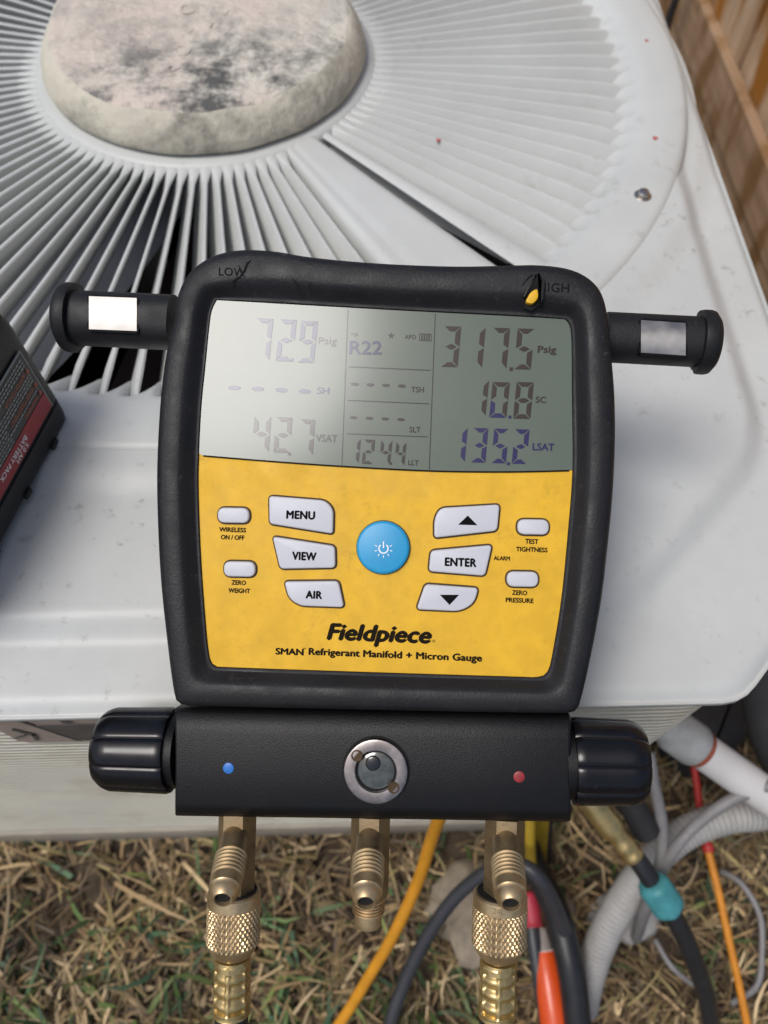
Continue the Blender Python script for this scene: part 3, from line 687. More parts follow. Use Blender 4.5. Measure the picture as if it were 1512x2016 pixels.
# printing on the yellow face
ZI = ZP + .00010; mb = MB()
for body, x, y, wd, ht in (('WIRELESS', 458, 1043, 56, 10), ('ON / OFF', 458, 1058, 49, 10), ('ZERO', 470, 1147, 30, 10), ('WEIGHT', 471, 1163, 45, 10), ('TEST', 1047, 1066, 26, 10), ('TIGHTNESS', 1047, 1082, 62, 10), ('ZERO', 1023, 1167, 30, 10), ('PRESSURE', 1023, 1182, 55, 10), ('ALARM', 988, 1099, 32, 9)):
    ltext(mb, body, x, y, wd, ht, ZI, .045, ang=math.radians(.2)); mb.build('face_lettering', 'ink_panel', panel); mb = MB()
ltext(mb, 'SMAN', 570, 1283, 58, 14.5, ZI, .05, ang=math.radians(.5)); ltext(mb, 'TM', 599, 1277, 6, 3.5, ZI, .02)
ltext(mb, 'Refrigerant Manifold + Micron Gauge', 777, 1291, 348, 19.5, ZI, .05, ang=math.radians(.55), spacing=1.02)
mb.build('face_lettering', 'ink_panel', panel)
mb = MB(); ltext(mb, 'Fieldpiece', 746, 1252, 212, 46, ZI, .05, ang=math.radians(.6), shear=.22, spacing=1.0); ell2 = None
ltext(mb, '®', 854, 1262, 6, 6, ZI, .0); mb.build('maker_name', 'ink_panel', panel)
# arms with metal plates
def arm(px0, px1, cy0, cy1, hpx, zc, flange, plate, left):
    a_ = G(px0, cy0, zc); b_ = G(px1, cy1, zc); d = (b_ - a_); L = d.length; X = Vector((d.x, d.y, 0)).normalized(); Z = Vector((0, 0, 1)); Y = Z.cross(X)
    M = Matrix.Identity(4)
    for i in range(3): M[i][0] = Y[i]; M[i][1] = Z[i]; M[i][2] = X[i]; M[i][3] = (a_.x, a_.y, zc)[i]
    r = hpx * SC / 2 * (D - zc) / D
    def sq(r_, h, a): # flattened round section
        c, s_ = abs(math.cos(a)), abs(math.sin(a)); return r_ / (c ** 2.6 + s_ ** 2.6) ** (1 / 2.6)
    root = empty('side_arm', (0, 0, 0)); root.parent = gauge
    mb = MB(); mb.lathe([(r, 0), (r, L)], 40, M, mod=sq); mb.build('arm_sleeve', 'arm_rubber', root, True, 40)
    fr_ = flange / 2 * SC * (D - zc) / D; s_ = L
    mb = MB(); mb.lathe([(r * .9, s_ - .002), (fr_ * .98, s_ - .0018), (fr_, s_ - .0006), (fr_, s_ + .0018), (fr_ * .97, s_ + .0030), (fr_ * .8, s_ + .0046), (fr_ * .35, s_ + .0052)], 40, M, mod=lambda r_, h, a: r_ if math.sin(a) > -.2 else r_ * .9); mb.build('end_flange', 'arm_rubber', root, True, 40)
    p0, p1, q0, q1 = plate    # px range along the arm, py range across
    zp = zc + r * 1.0; mb = MB(); rows = []
    for t in np.linspace(0, 1, 9):
        y = q0 + (q1 - q0) * t; bend = .0012 * (1 - (2 * t - 1) ** 2)
        rows.append([G3(p0 + (p1 - p0) * s2, y + 6 * s2 * (1 if not left else .6), zp - .0002 + bend * (1.0 if not left else .35)) for s2 in (0, .02, .5, .98, 1)])
    mb.rings(rows, close=False); pl = mb.build('metal_plate', 'plate_metal', root, True)
    P_ = rounded([G(p0 - 4, q0 - 4, zp), G(p1 + 4, q0 + 1, zp), G(p1 + 4, q1 + 9, zp), G(p0 - 4, q1 + 4, zp)], 9 * SC, 4)
    mb = MB(); prism(mb, P_, zp - .003, zp - .0003); mb.build('plate_recess', 'boot_text', root)
arm(346, 146, 636, 626, 107, -.020, 140, (175, 269, 583, 648), True)
arm(1190, 1382, 664, 674, 93, -.020, 122, (1262, 1350, 630, 694), False)
# manifold block
ZF = -.0040
def blk(px, py, z): return G3(px, py, z)
def edge(px, y, z): return blk(px, y, z)
mb = MB(); rs = []
secs = [(346, 0, .0012), (344, 0, .0004), (347, 0, 0)]
def section(x, ins):
    sl_ = (x - 345) * .0175
    P_ = [(1393 + sl_, -.0085), (1404 + sl_, ZF - .0020), (1428 + sl_, ZF - .0007), (1444 + sl_, ZF), (1520 + sl_, ZF + .0001), (1582 + sl_ * .9, ZF), (1592 + sl_ * .9, ZF - .0007), (1600 + sl_ * .9, ZF - .0022), (1606 + sl_ * .85, ZF - .0048)]
    out = [G3(x, y, z) for y, z in P_]
    b0, b1 = out[-1], out[0]
    out += [Vector((b0.x, b0.y, -.026)), Vector((b0.x, b0.y + .003, -.030)), Vector((b1.x, b1.y - .003, -.030)), Vector((b1.x, b1.y, -.027))]
    c0 = sum(out, Vector()) / len(out)
    return [p + (Vector((c0.x, c0.y, c0.z)) - p).normalized() * ins if ins else p for p in out]
for x, ins in ((346, .0016), (344.5, .0007), (345.5, .0002), (349, 0), (560, 0), (740, 0), (930, 0), (1118, 0), (1122, .0002), (1124, .0007), (1123, .0016)): rs.append(section(x, ins))
mb.rings(rs, True, True, True); block = mb.build('manifold_block', 'block', gauge, True, 50)
# colour dots
for x, y, mt_ in ((450, 1512, 'dot_blue'), (1022, 1529, 'dot_red')):
    c_ = G(x, y, ZF); mb = MB(); mb.lathe([(11 * SC, ZF - .0004), (11 * SC, ZF + .0003), (9.5 * SC, ZF + .00045), (1 * SC, ZF + .0004)], 28, Matrix.Translation((c_.x, c_.y, 0))); mb.build('colour_dot', mt_, block, True, 50)
# sight glass
c_ = G(740, 1518, ZF + .001); M = Matrix.Translation((c_.x, c_.y, 0)); S = SC
sg = empty('sight_glass'); sg.parent = gauge
mb = MB(); mb.lathe([(68 * S, ZF - .0005), (68 * S, ZF + .00025), (64 * S, ZF + .0003)], 60, M); mb.build('socket_edge', 'hole', sg, True, 40)
mb = MB(); mb.lathe([(65 * S, ZF - .0002), (65 * S, ZF + .0008), (62.5 * S, ZF + .0018), (59 * S, ZF + .0020), (42 * S, ZF + .0018), (40 * S, ZF + .0013), (39.5 * S, ZF - .001)], 72, M, cap0=False, cap1=False); mb.build('retaining_ring', 'steel', sg, True, 35)
for dx, dy in ((-37, -31), (35, 32)):
    q = G(740 + dx, 1518 + dy, ZF + .0015); mb = MB(); mb.lathe([(11.5 * S, ZF + .0014), (11.5 * S, ZF + .0022), (10 * S, ZF + .0021), (8 * S, ZF + .0019), (1 * S, ZF + .0019)], 20, Matrix.Translation((q.x, q.y, 0))); mb.build('spanner_notch', 'grime', sg, True)
mb = MB(); mb.lathe([(40 * S, ZF + .0001), (35 * S, ZF + .0004), (24 * S, ZF + .0008), (10 * S, ZF + .0010), (1 * S, ZF + .0010)], 48, M); mb.build('lens', 'sight_glass', sg, True)
q = G(735, 1501, ZF); mb = MB(); mb.lathe([(15 * S, ZF + .0003), (15 * S, ZF + .0011), (12 * S, ZF + .0013), (1 * S, ZF + .0014)], 32, Matrix.Translation((q.x, q.y, 0))); mb.build('lens_core', 'sight_core', sg, True)
# knobs
def knob(pxa, pxb, cya, cyb, rpx, zc):
    a_ = G(pxa, cya, zc); b_ = G(pxb, cyb, zc); d = b_ - a_; L = d.length; X = Vector((d.x, d.y, 0)).normalized(); Z = Vector((0, 0, 1)); Y = Z.cross(X); M = Matrix.Identity(4)
    for i in range(3): M[i][0] = Y[i]; M[i][1] = Z[i]; M[i][2] = X[i]; M[i][3] = (a_.x, a_.y, zc)[i]
    r = rpx * SC * (D - zc) / D; NL = 9
    def mod(r_, h, a):
        t = (a * NL / (2 * PI)) % 1; u = abs(t - .5) * 2
        return r_ * (.957 + .043 * (1 - u ** 8) - .008 * math.cos(2 * PI * t))
    pr = [(r * .80, 0), (r * .97, .0002), (r, .0015)] + [(r * (1 - .03 * t), .0015 + (L - .0075) * t) for t in np.linspace(.1, 1, 10)] + [(r * .945, L - .0045), (r * .90, L - .0028), (r * .83, L - .0012), (r * .74, L - .0004), (r * .5, L), (r * .05, L + .0001)]
    mb = MB(); mb.lathe(pr, 180, M, mod=mod); k_ = mb.build('valve_knob', 'knob', gauge, True, 60)
    mb = MB(); mb.lathe([(r * .86, -.003), (r * .86, .0008), (r * .8, .001)], 60, M); mb.build('knob_collar', 'block', k_, True, 40)
knob(344, 199, 1476, 1473, 83, -.0165); knob(1124, 1270, 1498, 1501, 82, -.0165)
# brass ports under the block
def frame(o, z, xref=Vector((1, 0, 0))):
    z = z.normalized(); y = z.cross(xref).normalized(); x = y.cross(z); M = Matrix.Identity(4)
    for i in range(3): M[i][0] = x[i]; M[i][1] = y[i]; M[i][2] = z[i]; M[i][3] = o[i]
    return M
ZX = -.0150                      # depth of the port axes
SX = SC * (D - ZX) / D
def port(xt, yt, xb, yb, tipx, tipy, open_end):
    """hex stem from (xt,yt) down to (xb,yb); a flared side port points at the viewer and ends at (tipx,tipy)"""
    root = empty('service_port'); root.parent = gauge
    A_ = G3(xt, yt, ZX); B_ = G3(xb, yb, ZX); d = B_ - A_; L = d.length; M = frame(A_, d)
    R6 = 38 * SX
    def hexm(r_, h, a): 
        k = (a + PI / 6) % (PI / 3) - PI / 6; return r_ * .90 / max(math.cos(k), .90) if True else r_
    mb = MB(); mb.lathe([(R6, 0), (R6, L - .0015), (R6 * .9, L), (R6 * .5, L + .0002)], 72, M, mod=lambda r_, h, a: r_ * .866 / math.cos((a) % (PI / 3) - PI / 6)); mb.build('hex_stem', 'brass_dark', root, True, 25)
    zt_ = .0145; T_ = G3(tipx, tipy, zt_); s0 = A_ + d * .18; ax = (T_ - s0); LL = ax.length; M2 = frame(s0, ax); rt = 31 * SC
    prof = [(rt * .86, 0), (rt * .86, LL * .40), (rt * 1.0, LL * .43)]
    h = LL * .43; p_ = LL * .052
    for k in range(6): prof += [(rt * 1.03, h + p_ * .25), (rt * 1.03, h + p_ * .5), (rt * .90, h + p_ * .75), (rt * .90, h + p_)]; h += p_
    prof += [(rt * .99, h + .0004), (rt * .98, LL * .86), (rt * .90, LL * .875), (rt * .86, LL * .90), (rt * .83, LL * .93), (rt * .66, LL * .985), (rt * .58, LL), (rt * .50, LL * .998), (rt * .47, LL * .93)]
    body = [q for q in prof if q[1] <= LL * .42]; 
    mb = MB(); mb.lathe(body, 40, M2); mb.build('port_neck', 'brass_dark', root, True, 35)
    mb = MB(); mb.lathe([q for q in prof if q[1] > LL * .42], 48, M2, cap1=False); mb.build('flare_port', 'brass', root, True, 35)
    mb = MB(); mb.lathe([(rt * .475, LL * .955), (rt * .2, LL * .95), (rt * .01, LL * .95)], 24, M2); mb.build('port_bore', 'hole', root)
    if open_end:
        E_ = B_; M3 = frame(E_, d); r3 = 28 * SX; e3 = 62 * SX
        pr = [(r3 * .9, -.001), (r3 * 1.08, .0)]
        for k in range(5): h = .0003 + k * .0011; pr += [(r3 * 1.12, h), (r3 * 1.12, h + .0004), (r3 * .98, h + .0007), (r3 * .98, h + .001)]
        pr += [(r3 * .97, .0060), (r3 * .93, .0066), (r3 * .93, .0098), (r3 * .84, .0106), (r3 * .4, .0108)]
        mb = MB(); mb.lathe(pr, 40, M3); mb.build('flare_end', 'brass', root, True, 35)
    return root
port(468, 1595, 463, 1772, 438, 1772, False); port(730, 1600, 726, 1766, 720, 1779, True); port(995, 1605, 990, 1775, 1006, 1782, False)
# rear prop: the hanging hook, swung out and standing on the grille
def toL(p): q = p - gO; return Vector((q.dot(gx), q.dot(gy), q.dot(gz)))
h0 = Vector((0.012, .050, -.033)); h1 = Vector((-.012, .050, -.033))
mb = MB()
f0 = toL(Vector((0.03, .275, ZT + .001))); f1 = toL(Vector((-.005, .275, ZT + .001)))
mb.tube(spline([h0, h0 * .5 + f0 * .5 + Vector((.004, 0, 0)), f0, (f0 + f1) * .5 + Vector((0, 0, -.001)), f1, h1 * .5 + f1 * .5 - Vector((.004, 0, 0)), h1], 8), .0022, 10); mb.build('hanging_hook', 'steel', gauge, True)
# ------------------------------------------------------------------ hoses screwed on the two outer ports
def W(l_): return gO + gx * l_.x + gy * l_.y + gz * l_.z
def hose_set(x0, y0, x1, y1, label, group, stamp, ends):
    A_ = W(G3(x0, y0, ZX)); B_ = W(G3(x1, y1, ZX)); d = B_ - A_; u = d.normalized(); k = d.length / math.hypot(x1 - x0, y1 - y0)
    root = empty('refrigerant_hose', A_, label, 'hose', group)
    M = frame(Vector((0, 0, 0)), u, gx); rn = 52 * SX
    nl, nu = 34, 0
    # knurled coupling nut
    hN = 126 * k
    prof = [(rn * .93, 0), (rn * .99, .0006), (rn * 1.0, hN * .12), (rn * .985, hN * .20)] + [(rn, hN * t) for t in np.linspace(.21, .80, 46)] + [(rn * .96, hN * .815), (rn * .90, hN * .87), (rn * .72, hN * .985), (rn * .66, hN), (rn * .3, hN)]
    def kn(r_, h, a):
        t = h / hN
        if .205 < t < .805:
            q = a * 34 / (2 * PI); s_ = t * 9.0
            f_ = min(abs(((q + s_) % 1) - .5), abs(((q - s_) % 1) - .5)) * 2
            return r_ * (.955 + .075 * (1 - abs(1 - 2 * min(abs(((q + s_) % 1) - .5), abs(((q - s_) % 1) - .5))) ) )
        return r_
    mb = MB(); mb.lathe(prof, 238, M, mod=kn); nut = mb.build('coupling_nut', 'brass', root, True, 18)
    mb = MB(); mb.lathe([(rn * .86, -.0005), (rn * .84, .0005)], 40, M); mb.build('nut_bore', 'hole', nut)
    if stamp:
        mb = MB(); 
        for i_, ch in enumerate(stamp):
            aa = math.radians(106 - i_ * 9); 
            p = M @ Vector((rn * 1.004 * math.cos(aa), rn * 1.004 * math.sin(aa), hN * .10)); tdir = (M.to_3x3() @ Vector((math.sin(aa), -math.cos(aa), 0)))
            put_text(mb, ch, p, tdir, -u, 8 * k, 11 * k, .0)
        mb.build('stamped_mark', 'brass_dark', nut)
    # neck and crimped ferrule
    s0 = hN - .0004; mb = MB(); mb.lathe([(rn * .45, s0), (rn * .52, s0 + .0004), (rn * .52, s0 + 6 * k), (rn * .4, s0 + 8 * k)], 30, M); mb.build('swivel_neck', 'steel', root, True)
    f0_ = hN + 4 * k; fL = 112 * k; rf = 34.5 * SX
    def cr(r_, h, a):
        t = (h - f0_) / fL
        if t < .06 or t > .93: return r_
        row = .5 - .5 * math.cos(2 * PI * min(max((t - .17) / .235, 0), 3)) if .17 < t < .875 else 1.0
        dent = (1 - row) ** 1.4 if .17 < t < .875 else 0
        c3 = abs(math.cos(a * 3)); face = min(1, max(0, (c3 - .18) / .30))
        return r_ * (1 + .03 * row - .13 * dent * face + .035 * (1 - face))
    prof = [(rf * .85, f0_), (rf * .98, f0_ + .0003), (rf, f0_ + .001)] + [(rf * (1 + .03 * t), f0_ + fL * t) for t in np.linspace(.06, .98, 60)] + [(rf * 1.05, f0_ + fL), (rf * .9, f0_ + fL + .0003)]
    mb = MB(); mb.lathe(prof, 96, M, mod=cr); mb.build('crimp_ferrule', 'brass_bright', root, True, 40)
    # rubber hose, falling away to the grass
    h0_ = u * (f0_ + fL - .001); path = [h0_, h0_ + u * .03, h0_ + u * .06] + [Vector(e) - A_ for e in ends]
    mb = MB(); mb.tube(spline(path, 10), 33 * SX, 20); hs = mb.build('rubber_hose', 'hose_black', root, True)
    if stamp:
        mb = MB(); p = h0_ + u * .0042 + gz * (33 * SX + .0001); put_text(mb, 'S', p + gx * .0006, u, gx, 15 * k, 12 * k, .02); mb.build('hose_print', 'white_print', hs)
    return root
hose_set(461, 1752, 456, 1990, 'black hose with knurled brass nut on the port below the blue dot', 'hoses screwed on the gauge', '', [(-.068, -.105, .33), (-.080, -.125, .22), (-.10, -.135, .11), (-.14, -.16, .035), (-.24, -.22, .014), (-.42, -.26, .012), (-.7, -.22, .012)])
hose_set(985, 1757, 978, 2000, 'black hose with knurled brass nut on the port below the red dot', 'hoses screwed on the gauge', '24L', [(.046, -.105, .33), (.055, -.125, .22), (.075, -.138, .11), (.115, -.16, .035), (.20, -.23, .014), (.36, -.30, .012), (.6, -.32, .012)])
# ------------------------------------------------------------------ hoses, wires and pipes on the ground
def path(pts, n=10): return spline([onz(*p) for p in pts], n)
def simple_tube(name, pts, rad, material, label, cat, n=14, mod=None, group=None, nsp=10):
    P_ = path(pts, nsp); O = P_[0].copy(); mb = MB(); mb.tube([p - O for p in P_], rad, n, mod=mod); o = mb.build(name, material, None, True); o.location = O; return tag(o, label, cat, group)
simple_tube('orange_hose', [(905, 1500, .32), (880, 1570, .30), (850, 1650, .26), (823, 1735, .22), (775, 1840, .18), (725, 1925, .14), (668, 2016, .10), (560, 2160, .04), (400, 2300, .012)], .0040, 'hose_orange', 'thin orange yellow hose hanging behind the gauge and curving to the grass', 'hose')
simple_tube('black_hose', [(1130, 1900, .05), (1100, 1800, .10), (1063, 1730, .13), (1020, 1702, .13), (960, 1716, .12), (898, 1765, .10), (845, 1838, .08), (800, 1925, .06), (764, 2030, .04), (740, 2150, .015), (760, 2300, .012)], .0054, 'hose_grey', 'dark grey hose arched over the grass behind the middle port', 'hose')
simple_tube('black_hose', [(1032, 1650, .04), (1056, 1715, .06), (1095, 1795, .075), (1118, 1880, .075), (1131, 1960, .065), (1140, 2060, .05), (1150, 2200, .03), (1180, 2300, .012)], .0105, 'hose_black', 'thick black hose looping down right of the orange handled tool', 'hose')
r_ = empty('tool_lead', onz(1046, 1800, .055), 'slim black lead with a pink red collar beside the right hose nut', 'cable')
P_ = path([(1043, 1790, .055), (1050, 1850, .055), (1062, 1930, .05), (1078, 2030, .045), (1100, 2160, .03), (1120, 2300, .012)]); O = r_.location
mb = MB(); mb.tube([p - O for p in P_], .0056, 14); mb.build('lead', 'hose_grey', r_, True)
P_ = path([(1036, 1756, .057), (1044, 1785, .057), (1050, 1826, .057)]); mb = MB(); L_ = len(P_)
mb.tube([p - O for p in P_], [.0078 * (.7 + .3 * min(1, i / 4)) if i < L_ - 2 else .0088 for i in range(L_)], 16); mb.build('collar', 'collar_red', r_, True, 50)
r_ = empty('screwdriver', onz(1080, 1940, .05), 'bright orange red tool handle with a clear tip between the black hoses', 'tool')
O = r_.location; P_ = path([(1070, 1874, .05), (1078, 1920, .05), (1086, 1970, .048), (1093, 2020, .045), (1100, 2080, .04)]); L_ = len(P_)
mb = MB(); mb.tube([p - O for p in P_], [.0092 + .0024 * math.sin(min(1, i / L_ * 1.6) * PI / 2) for i in range(L_)], 18, mod=lambda r, L, a: r * (1 + .06 * abs(math.cos(3 * a)))); mb.build('handle', 'handle_orange', r_, True, 50)
P_ = path([(1062, 1828, .048), (1066, 1852, .049), (1070, 1878, .05)]); L_ = len(P_); mb = MB(); mb.tube([p - O for p in P_], [.0052 + .0032 * i / L_ for i in range(L_)], 16); mb.build('tip', 'clear_plastic', r_, True)
mb = MB(); P_ = path([(1069, 1872, .05), (1071, 1880, .05)], 2); mb.tube([p - O for p in P_], .0094, 18); mb.build('tip_ring', 'white_print', r_, True, 40)
# yellow and black striped strap
r_ = empty('striped_strap', onz(1060, 1660, .04), 'yellow strap with fine black stripes hanging behind the right port', 'strap'); O = r_.location
P_ = path([(1072, 1540, .14), (1067, 1600, .09), (1063, 1650, .05), (1061, 1700, .02)], 14); rt_ = Vector((1, 0, 0)); mb = MB(); mb2 = MB()
vs = []
for p in P_: vs += [p - O - cR * .0098, p - O + cR * .0098, p - O + cR * .0098 - cF * .002, p - O - cR * .0098 - cF * .002]
k4 = len(P_); fs = []
for i in range(k4 - 1):
    for j in range(4): fs.append((4 * i + j, 4 * i + (j + 1) % 4, 4 * i + 4 + (j + 1) % 4, 4 * i + 4 + j))
fs += [(0, 1, 2, 3), (4 * k4 - 1, 4 * k4 - 2, 4 * k4 - 3, 4 * k4 - 4)]
mb.add(vs, fs); mb.build('strap_core', 'hose_black', r_)
for i in range(0, k4 - 3):
    p = P_[i] - O - cF * .0026; q = P_[i] * .35 + P_[i + 1] * .65 - O - cF * .0026
    mb2.add([p - cR * .0060, p + cR * .0060, q + cR * .0060, q - cR * .0060], [(0, 3, 2, 1)])
mb2.build('stripe_print', 'strap_yellow', r_)
simple_tube('yellow_cable', [(1044, 1560, .12), (1043, 1640, .10), (1046, 1700, .07), (1056, 1722, .05), (1080, 1735, .02)], .0045, 'strap_yellow', 'short yellow cable end hooked beside the striped strap', 'cable')
# white flexible conduit, ribbed
simple_tube('flexible_conduit', [(1650, 1560, .13), (1512, 1600, .12), (1430, 1610, .12), (1350, 1640, .115), (1280, 1700, .105), (1225, 1775, .085), (1185, 1850, .06), (1158, 1930, .03), (1148, 1985, .005)], .0122, 'conduit_white', 'pale grey ribbed flexible conduit arching down into the grass', 'conduit', 20, mod=lambda r, L, a: r * (1 + .03 * math.sin(L * 2 * PI / .0042)), nsp=44)
# rigid pipe leaving the chamfered corner
r_ = empty('conduit_pipe', onz(1400, 1480, .20), 'white plastic pipe and fitting leaving the condenser corner below its lip', 'pipe'); O = r_.location
a_, b_ = onz(1375, 1472, .22), onz(1680, 1687, .16); mb = MB(); mb.tube([a_ - O, a_ * .5 + b_ * .5 - O, b_ - O], .0128, 24); mb.build('pipe', 'pvc', r_, True, 50)
d = (b_ - a_).normalized(); mb = MB(); mb.tube([a_ - d * .045 - O, a_ - d * .028 - O, a_ - d * .024 - O, a_ - d * .004 - O, a_ - d * .001 - O], [.0122, .0126, .0150, .0154, .0142], 24); mb.build('pipe_fitting', 'fitting_grey', r_, True, 30)
mb = MB(); mb.tube([a_ - d * .0012 - O, a_ + d * .0028 - O], .0136, 24); mb.build('primer_band', 'primer', r_, True, 40)
# insulated line, and a low dark rounded slab with a loop, at the right
simple_tube('insulated_line', [(1500, 1280, .24), (1512, 1380, .22), (1540, 1480, .19), (1590, 1560, .14), (1660, 1640, .05)], .018, 'insulation', 'thick black insulated line curving at the right edge', 'pipe', 20)
r_ = empty('dark_slab', onz(1340, 1500, .02), 'dark charcoal bag lying under the condenser corner', 'slab'); O = r_.location
P_ = [onz(x, y, .0) for x, y in ((1270, 1470), (1350, 1545), (1420, 1480), (1400, 1400), (1300, 1390))]; P2 = rounded([(p.x - O.x, p.y - O.y) for p in P_], .012, 4)
A = sum(P2[i - 1].x * P2[i].y - P2[i].x * P2[i - 1].y for i in range(len(P2)))
mb = MB(); prism(mb, P2, -.02, .055, .014); mb.build('slab_body', 'insulation', r_, True, 60)
hx = (P_[0] + P_[3]) * .5 - O; mb = MB(); mb.tube(spline([hx + Vector((-.03, 0, .03)), hx + Vector((-.02, 0, .055)), hx + Vector((.02, .01, .056)), hx + Vector((.03, .01, .03))], 8), .004, 10); mb.build('slab_loop', 'insulation', r_, True)
# grey wires
simple_tube('grey_wire', [(1278, 1480, .20), (1288, 1545, .19), (1303, 1620, .175), (1302, 1690, .16), (1282, 1750, .13), (1262, 1810, .08), (1250, 1850, .01)], .0042, 'wire_grey', 'grey wire dropping straight from behind the right knob', 'wire')
simple_tube('grey_wire', [(1520, 1545, .21), (1440, 1575, .20), (1375, 1620, .185), (1325, 1675, .17), (1295, 1735, .14), (1268, 1800, .10), (1256, 1840, .01)], .0042, 'wire_grey', 'grey wire slanting in from the right over the conduit', 'wire')
# red and orange wire
r_ = empty('orange_wire', onz(1390, 1660, .10), 'thin orange wire with a red upper end at the right', 'wire'); O = r_.location
mb = MB(); mb.tube([p - O for p in path([(1392, 1668, .082), (1412, 1745, .075), (1433, 1840, .065), (1452, 1925, .055), (1474, 2030, .04), (1500, 2150, .012)])], .0031, 10); mb.build('wire', 'wire_orange', r_, True)
mb = MB(); mb.tube([p - O for p in path([(1362, 1480, .11), (1372, 1545, .10), (1380, 1610, .09), (1390, 1650, .085), (1395, 1676, .082)])], [.0030] * 34 + [.0046] * 7, 10); mb.build('red_sleeve', 'wire_red', r_, True)
# black hose with brass end and teal collar
r_ = empty('brass_ended_hose', onz(1290, 1750, .17), 'black hose with brass end fitting and teal collar at the right', 'hose'); O = r_.location
P_ = path([(1238, 1668, .185), (1268, 1712, .18), (1300, 1762, .17), (1340, 1830, .15), (1372, 1905, .12), (1392, 1970, .09), (1405, 2050, .05), (1415, 2150, .012), (1440, 2300, .012)]); mb = MB(); mb.tube([p - O for p in P_], .0066, 16); mb.build('hose', 'hose_black', r_, True)
P_ = path([(1095, 1490, .215), (1250, 1690, .184)], 30); L_ = len(P_); mb = MB()
mb.tube([p - O for p in P_], [(.0092 if i < L_ * .65 else .0074) * (1 + (.08 * math.sin(i * 1.6) if i > L_ * .65 else 0)) for i in range(L_)], 18); mb.build('brass_end', 'brass_bright', r_, True, 60)
P_ = path([(1281, 1735, .177), (1300, 1762, .17), (1318, 1790, .162)], 6); L_ = len(P_); mb = MB(); mb.tube([p - O for p in P_], [.0078, .0098] + [.0112] * (L_ - 4) + [.0108, .0085], 18, mod=lambda r, L, a: r * (1 + .05 * math.sin(5 * a))); mb.build('collar', 'collar_teal', r_, True, 50)
simple_tube('valve_stub', [(1190, 1455, .22), (1232, 1560, .19), (1252, 1600, .18), (1275, 1640, .17)], .0095, 'insulation', 'short black valve stub beside the brass hose end', 'valve')
# thin grey wire loops in the grass
simple_tube('thin_wire', [(1290, 1850, .03), (1320, 1900, .035), (1360, 1935, .03), (1400, 1955, .02)], .0022, 'wire_grey', 'thin grey wire lying left of the teal collared hose', 'wire', 8)
simple_tube('thin_wire', [(1420, 1715, .03), (1460, 1740, .04), (1495, 1800, .04), (1500, 1870, .035), (1490, 1940, .03), (1440, 1975, .015)], .0026, 'wire_grey', 'thin grey wire looped in the grass right of the orange wire', 'wire', 8)
# pale stone
def stone(px, py, r, label, material='stone', sc_=(1, .8, .55)):
    p = onz(px, py, .01); mb = MB(); rs = []
    for i in range(1, 10):
        th = PI * i / 10; ring = []
        for j in range(16):
            a = 2 * PI * j / 16; q = r * (1 + .14 * math.sin(3 * a + i) + .1 * math.sin(5 * a + 2 * th + px)); ring.append((q * sc_[0] * math.sin(th) * math.cos(a), q * sc_[1] * math.sin(th) * math.sin(a), -q * sc_[2] * math.cos(th)))
        rs.append(ring)
    mb.rings(rs, True, True, True); o = mb.build('stone', material, None, True); o.location = p; return tag(o, label, 'stone')
stone(925, 1790, .036, 'pale tan stone in the grass behind the right hose nut', sc_=(.9, 1.2, .7))
stone(1110, 1805, .014, 'small pinkish pebble right of the thick black hose', sc_=(.8, 1.4, .7))
stone(1232, 1800, .026, 'pale grey stone half buried under the flexible conduit', 'conduit_white', (1.2, .8, .45))
# ------------------------------------------------------------------ fence and hanging cable on the right
XF = .47
fence = empty('wooden_fence', (XF, .5, 0), 'weathered brown wooden fence behind the condenser, orange stained pickets', 'fence')
z1 = onx(1393, 232, XF).z; z2 = onx(1443, 155, XF).z
y = .15; k = 0
pm = None
while y < 2.6:
    wd = .138; mb = MB(); hh = .95 + .015 * math.sin(k * 2.1); dx = .004 * math.sin(k * 1.7)
    mb.box((.024 + dx, y + wd / 2 - .5, hh / 2), (.008, wd / 2 - .003, hh / 2)); mb.build('picket', 'wood_picket', fence); y += wd; k += 1
for za, zb_, x_ in ((.0, z1 - .004, .004), (z1, z2, 0)):
    for ya, yb in ((-.0, 1.1), (1.104, 2.1)):
        mb = MB(); P_ = [Vector((x_, za)), Vector((.0155, za)), Vector((.0155, zb_)), Vector((x_, zb_))]
        e = .003; P_ = [Vector((x_, za + e)), Vector((x_ + e, za)), Vector((.0118, za)), Vector((.0118, zb_)), Vector((x_ + e, zb_)), Vector((x_, zb_ - e))]
        mb.rings([[(p.x, ya - .35 + t * (yb - ya), p.y) for p in P_] for t in np.linspace(0, 1, 8)], True, True, True); mb.build('kickboard', 'wood_board', fence)
p = onx(1314, 50, .445); mb = MB()
mb.tube(spline([Vector((0, 0, -.01)), Vector((.001, .002, .25)), Vector((.004, -.002, .55)), Vector((.006, .003, .85)), Vector((.02, .004, .93)), Vector((.06, .004, .95))], 6), .0055, 10)
o = mb.build('black_cable', 'insulation', None, True); o.location = (p.x, p.y, 0); tag(o, 'black cable running up the fence behind the condenser', 'cable')
